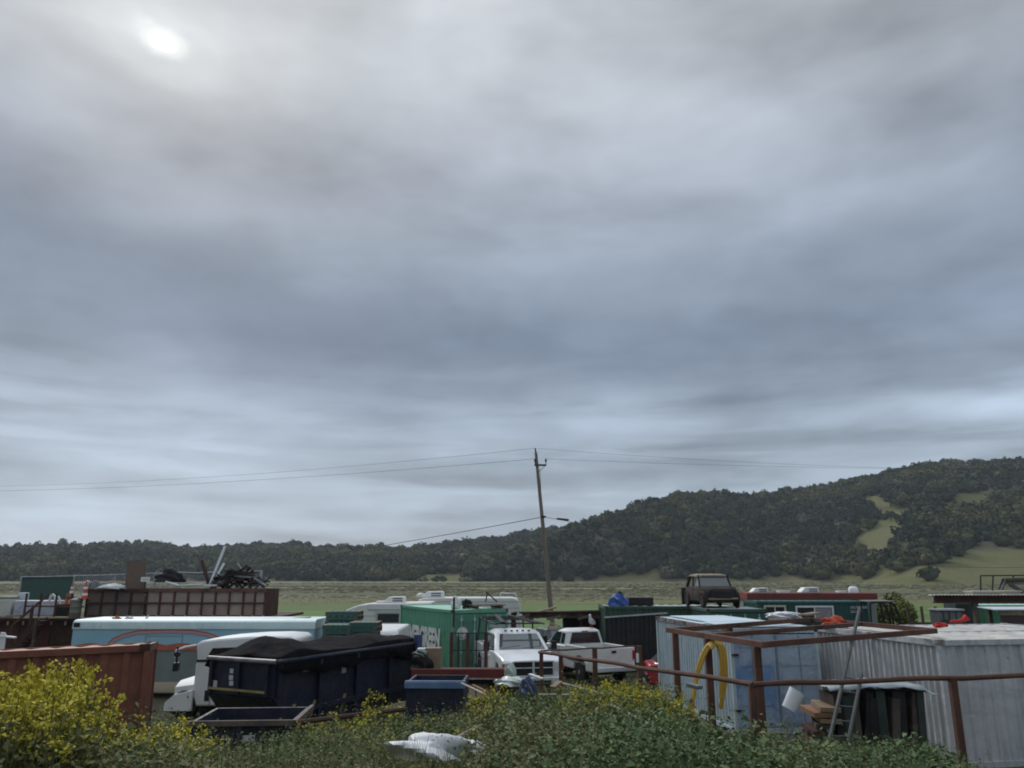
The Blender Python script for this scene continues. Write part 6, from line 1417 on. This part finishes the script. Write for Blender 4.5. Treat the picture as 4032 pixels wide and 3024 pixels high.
kk = (1376 - CX) / SC; ca, cc = tq, at(-300, 2330, 120); s_ = (kk * ca.y - ca.x) / ((cc.x - ca.x) - kk * (cc.y - ca.y)); bird_at = ca.lerp(cc, s_) - Vector((0, 0, 1.6 * 4 * s_ * (1 - s_) - .03))
bird = thing('small_bird', 'tiny dark bird perched on the low cable over the ridge', 'bird', bird_at, R(160))
b = MB(); b.loft([[(x, ry * math.cos(g), z + rz_ * math.sin(g)) for g in [k * math.pi / 3 for k in range(6)]] for (x, z, ry, rz_) in ((-.34, .06, .02, .015), (-.12, .14, .07, .07), (.04, .24, .09, .10), (.10, .34, .06, .06), (.15, .39, .055, .05), (.22, .385, .012, .012))]); b.build('body', LINE, bird, smooth=True)

# ------------------------------------------------------------------ weeds on the embankment
PROF = np.array([(-1600, 2640), (-400, 2650), (0, 2690), (120, 2680), (300, 2650), (420, 2700), (520, 2790), (620, 2770), (700, 2745), (800, 2790), (860, 2840), (1000, 2870), (1150, 2840),
                 (1250, 2760), (1400, 2735), (1600, 2745), (1750, 2760), (1850, 2735), (1950, 2690), (2050, 2655), (2200, 2640), (2400, 2632), (2550, 2645), (2640, 2715), (2720, 2800), (2850, 2825),
                 (3000, 2825), (3150, 2850), (3300, 2885), (3500, 2875), (3620, 2915), (3720, 2955), (3850, 2985), (4032, 2975), (5600, 2940)], float)
NEARP = np.array([(-1600, 2700), (0, 2750), (300, 2750), (450, 2800), (560, 2830), (700, 2810), (850, 2850), (1000, 2868), (1150, 2858), (1300, 2850), (1450, 2850), (1600, 2870), (1800, 2890), (1900, 2820),
                  (2000, 2760), (2150, 2715), (2350, 2705), (2500, 2740), (2650, 2800), (2800, 2830), (3000, 2830), (3200, 2855), (3400, 2880), (3550, 2885), (3650, 2915), (3740, 2950), (3850, 2980), (4032, 2965), (5600, 2940)], float)
def weed_top(x, y):
    px = CX + SC * x / y
    far = np.interp(px, PROF[:, 0], PROF[:, 1]); near = np.interp(px, NEARP[:, 0], NEARP[:, 1])
    w = np.clip((y - 10.5) / 2.5, 0, 1)
    return CAMZ - (near * (1 - w) + far * w - HZ) * y / SC
def leaves(P, size, up, seed, aspect=2.2):
    """a folded leaf (two triangles) at every point of P"""
    r = np.random.default_rng(seed); n = len(P)
    d = r.normal(0, 1, (n, 3)); d[:, 2] = np.abs(d[:, 2]) * up; d /= np.linalg.norm(d, axis=1)[:, None]
    s = np.cross(d, r.normal(0, 1, (n, 3))); s /= np.linalg.norm(s, axis=1)[:, None]; nn = np.cross(d, s)
    L = size * r.uniform(.6, 1.35, (n, 1)); w = L / aspect
    a = P; b = P + d * L * .55 + s * w * .6 + nn * w * .25; c = P + d * L; e = P + d * L * .5 - s * w * .6 + nn * w * .25
    return np.stack([a, b, c, e], 1)
def sample(n, y0, y1, seed, pxr=(-700, 4700), bias=1.0):
    r = np.random.default_rng(seed); y = y0 + (y1 - y0) * r.uniform(0, 1, n) ** bias; px = r.uniform(pxr[0], pxr[1], n); x = (px - CX) * y / SC
    return x, y, px, r
WG = [mat('weed_green', (.13, .175, .075), (.17, .21, .095), scale=.8, rough=.85, spec=.15, fine=.3, bscale=6),
      mat('weed_dark', (.09, .14, .068), (.12, .17, .082), scale=.8, rough=.85, spec=.15, fine=.3, bscale=6),
      mat('weed_olive', (.18, .185, .085), (.215, .205, .105), scale=.8, rough=.9, spec=.1, fine=.3, bscale=6),
      mat('weed_dry', (.22, .185, .11), (.28, .24, .15), scale=.8, rough=.95, spec=.1, fine=.2, bscale=6)]
for nm, npl, y0, y1, bias, seed, lsize, per, lab in (('weeds', 5200, 6.6, 12.0, 1.0, 41, .052, 96, 'dense leafy green weeds covering the embankment in the foreground'),
                                            ('weeds.001', 4200, 12.0, 18.2, 1.0, 42, .058, 66, 'mixed green and olive weeds growing up around the skips and fence posts'),
                                            ('weeds.002', 2600, 18.0, 34.0, 1.0, 43, .09, 26, 'low sparse weeds on the yard ground among the parked vehicles')):
    x, y, px, r = sample(npl, y0, y1, seed, bias=bias)
    g = ground_z(x, y); top = weed_top(x, y)
    h = np.clip(top - g, 0.0, 1.5) * r.uniform(.45, 1.0, npl) * np.clip(.84 + .22 * fbm(x, y, 1.0, 91) + .16 * fbm(x, y, 2.7, 92), .35, 1.15)
    if y0 > 17: h = np.minimum(h, r.uniform(.08, .45, npl))
    ok = h > .07
    if nm == 'weeds':
        ok &= ~((np.abs(px - 1700) < 220) & (y > 8.3) & (y < 10.6))
    x, y, g, h, px = x[ok], y[ok], g[ok], h[ok], px[ok]; n = len(x)
    k = np.repeat(np.arange(n), per); m_ = len(k)
    spread = .07 + .17 * h[k]
    P = np.stack([x[k] + r.normal(0, 1, m_) * spread, y[k] + r.normal(0, 1, m_) * spread, g[k] + h[k] * r.uniform(0, 1, m_) ** .75], 1)
    # plants of one kind keep together in patches
    patch = fbm(x, y, .7, 77) + r.normal(0, .25, n)
    right = np.clip((px - 2700) / 500, 0, 1) + (np.abs(px - 2250) < 350) * .55
    kind = np.where(patch + .5 * right > .35, np.where(r.uniform(0, 1, n) < .55, 1, 0), np.where(patch < -.45, np.where(r.uniform(0, 1, n) < .75, 2, 3), np.where(r.uniform(0, 1, n) < .7, 0, 2)))
    kind = np.where((px > 3050) & (px < 3300) & (r.uniform(0, 1, n) < .35), 3, kind)
    psz = r.choice([.55, .8, 1.0, 1.35], n, p=[.3, .35, .25, .1])
    V = leaves(P, (lsize * np.where(kind == 3, .7, psz))[k][:, None], .55, seed + 1)
    o = np_mesh(nm, V.reshape(-1, 3), np.arange(m_ * 4).reshape(-1, 4), WG, kind[k]); tag(o, lab, 'weeds', kind='stuff')
# grass blades and dry stalks between them
x, y, px, r = sample(26000, 6.6, 20, 51); g = ground_z(x, y); h = np.clip(weed_top(x, y) - g, .0, .7) * r.uniform(.5, 1.22, len(x)); ok = h > .1
x, y, g, h = x[ok], y[ok], g[ok], h[ok]; n = len(x); a = r.uniform(0, 6.28, n); ln = h * r.uniform(.1, .5, n); w = .005 + .004 * r.uniform(0, 1, n)
dx, dy = np.cos(a), np.sin(a); A = np.stack([x, y, g], 1); T = np.stack([x + dx * ln, y + dy * ln, g + h], 1); Mi = np.stack([x + dx * ln * .3, y + dy * ln * .3, g + h * .6], 1)
S = np.stack([-dy * w, dx * w, 0 * w], 1)
V = np.stack([A - S, A + S, T], 1).reshape(-1, 3)
o = np_mesh('grass', V, np.arange(n * 3).reshape(-1, 3), [WG[0], WG[2], WG[3]], r.choice(3, n, p=[.45, .35, .2])); tag(o, 'thin grass blades and dry stalks among the embankment weeds', 'grass', kind='stuff')

# mustard plants, each one a thing: stems, leaves, flower heads
YEL = mat('mustard_yellow', (.50, .43, .055), (.38, .36, .06), scale=5, rough=.8, spec=.1, fine=.2)
STEM = mat('mustard_stem', (.10, .12, .035), (.14, .14, .05), scale=3, rough=.9)
def mustard_proto(seed):
    r = np.random.default_rng(seed); st = MB(); lp, fp = [], []
    nb = r.integers(7, 11)
    for k in range(nb):
        a = r.uniform(0, 6.28); sp_ = r.uniform(.05, .34); z0 = r.uniform(.05, .45); zt = r.uniform(.72, 1.0) if k else 1.0
        base = np.array([0, 0, z0 if k else 0]); tip = np.array([math.cos(a) * sp_, math.sin(a) * sp_, zt])
        mid = base * .45 + tip * .55 + np.array([math.cos(a) * .05, math.sin(a) * .05, -.03])
        st.tube([tuple(base), tuple(mid), tuple(tip)], [.008, .006, .003], 4)
        for q in r.uniform(0.05, .75, 12): lp.append((base + (tip - base) * q + r.normal(0, .035, 3)))
        for q in r.uniform(.55, 1.0, 11) ** .6: fp.append(base + (tip - base) * q + r.normal(0, 1, 3) * np.array([.022, .022, .012]))
        for q in range(10): fp.append(tip + r.normal(0, 1, 3) * np.array([.026, .026, .018]))
    sm = st.mesh('stem'); sm.materials.append(STEM)
    LV = leaves(np.array(lp), .085, .8, seed + 5, 2.6).reshape(-1, 3); lo_ = np_mesh('leaves', LV, np.arange(len(LV)).reshape(-1, 4), WG[2]); lm = lo_.data; bpy.data.objects.remove(lo_)
    FV = leaves(np.array(fp), .030, .6, seed + 6, 1.15).reshape(-1, 3); fo = np_mesh('flowers', FV, np.arange(len(FV)).reshape(-1, 4), YEL); fm = fo.data; bpy.data.objects.remove(fo)
    return sm, lm, fm
PROTOS = [mustard_proto(800 + k) for k in range(8)]
def plant(x, y, h, rz, k, label, group, tiltx=0.0, fl=True):
    o = bpy.data.objects.new('mustard_plant', None); COL.objects.link(o); o.location = (x, y, gz0(x, y) - .03); o.rotation_euler = (tiltx, 0, rz)
    o.scale = (min(h, 1.15), min(h, 1.15), h); tag(o, label, 'plant', group)
    for nm, me in zip(('stem', 'leaves', 'flowers'), PROTOS[k % 8]):
        c = bpy.data.objects.new(nm, me); COL.objects.link(c); c.parent = o
        if nm != 'stem': c['kind'] = 'stuff'
MT = np.array([(-900, 2560), (0, 2600), (60, 2640), (150, 2600), (200, 2640), (290, 2575), (350, 2600), (400, 2690), (480, 2730), (560, 2790), (640, 2760), (720, 2740), (850, 2800)], float)
r = random.Random(77)
def mustards(n, pxr, yr, prof, label, group, mn=.45, mxh=1.9, lo=.72):
    k = 0; c = 0
    while c < n and k < n * 6:
        k += 1
        px = r.uniform(*pxr); y = r.uniform(*yr); x = (px - CX) * y / SC
        top = CAMZ - (np.interp(px, prof[:, 0], prof[:, 1]) - HZ) * y / SC; h = (top - gz0(x, y)) * r.uniform(lo, 1.02)
        if h < mn or h > mxh: continue
        plant(x, y, h, r.uniform(0, 6.28), k, label, group, R(r.uniform(-6, 6))); c += 1
mustards(84, (-250, 470), (6.4, 9.5), MT, 'tall yellow flowering mustard plant in the clump before the orange container', 'mustard clump before the orange container')
mustards(22, (420, 900), (7.5, 11.0), MT + np.array([0, 35]), 'mustard plant between the orange container and the low blue skip', 'mustard between container and skip')
MM = np.array([(850, 2800), (1200, 2690), (1350, 2660), (1500, 2640), (1650, 2690), (1850, 2640), (1960, 2600)], float)
mustards(17, (1120, 1960), (11.5, 16.2), MM + np.array([0, 45]), 'thin mustard plant standing in front of the tarped dumpster side', 'mustard before the tarped dumpster', .35, 1.7, .6)
MR = np.array([(1960, 2640), (2100, 2640), (2300, 2625), (2500, 2620), (2620, 2660), (2700, 2760)], float)
mustards(60, (2180, 2660), (13.2, 18.5), MR + np.array([0, 40]), 'bushy mustard plant behind the rusty pipe rail below the white pickups', 'mustard below the white pickups', .35, 1.7, .7)

# reeds and rough grass over the marsh
x, y, px, r = sample(60000, 0, 1, 61, (-900, 4900)); y = 118 * (520 / 118) ** r.uniform(0, 1, len(y)) ; x = (px - CX) * y / SC
clump = fbm(x * .25, y, .045, 15) + .5 * fbm(x * .4, y, .2, 16); ok = clump + r.normal(0, .35, len(x)) > .25; x, y = x[ok], y[ok]; n = len(x)
h = r.uniform(.08, .30, n) * np.clip((y - 90) / 90, .3, 1.6); w = h * r.uniform(1.2, 4.0, n); z = np.full(n, -.55)
A = np.stack([x - w, y, z], 1); B = np.stack([x + w, y, z], 1); C = np.stack([x + w * .6 * r.uniform(-1, 1, n), y + .2, z + h], 1); E = np.stack([x - w * .4, y + .1, z + h * .8], 1)
REED = [mat('reed_olive', (.175, .205, .085), (.195, .22, .095), scale=.1, rough=.95, spec=.05), mat('reed_tan', (.29, .255, .18), (.25, .22, .155), scale=.1, rough=.95, spec=.05), mat('reed_dark', (.14, .145, .078), (.165, .165, .09), scale=.1, rough=.95, spec=.05)]
tone = np.where(y > 125, np.where(r.uniform(0, 1, n) < .45, 1, 2), np.where(r.uniform(0, 1, n) < .75, 0, 2))
o = np_mesh('marsh_grass', np.stack([A, B, C, E], 1).reshape(-1, 3), np.arange(n * 4).reshape(-1, 4), REED, tone); tag(o, 'rough olive and tan marsh grass out to the far shore', 'grass', kind='stuff')
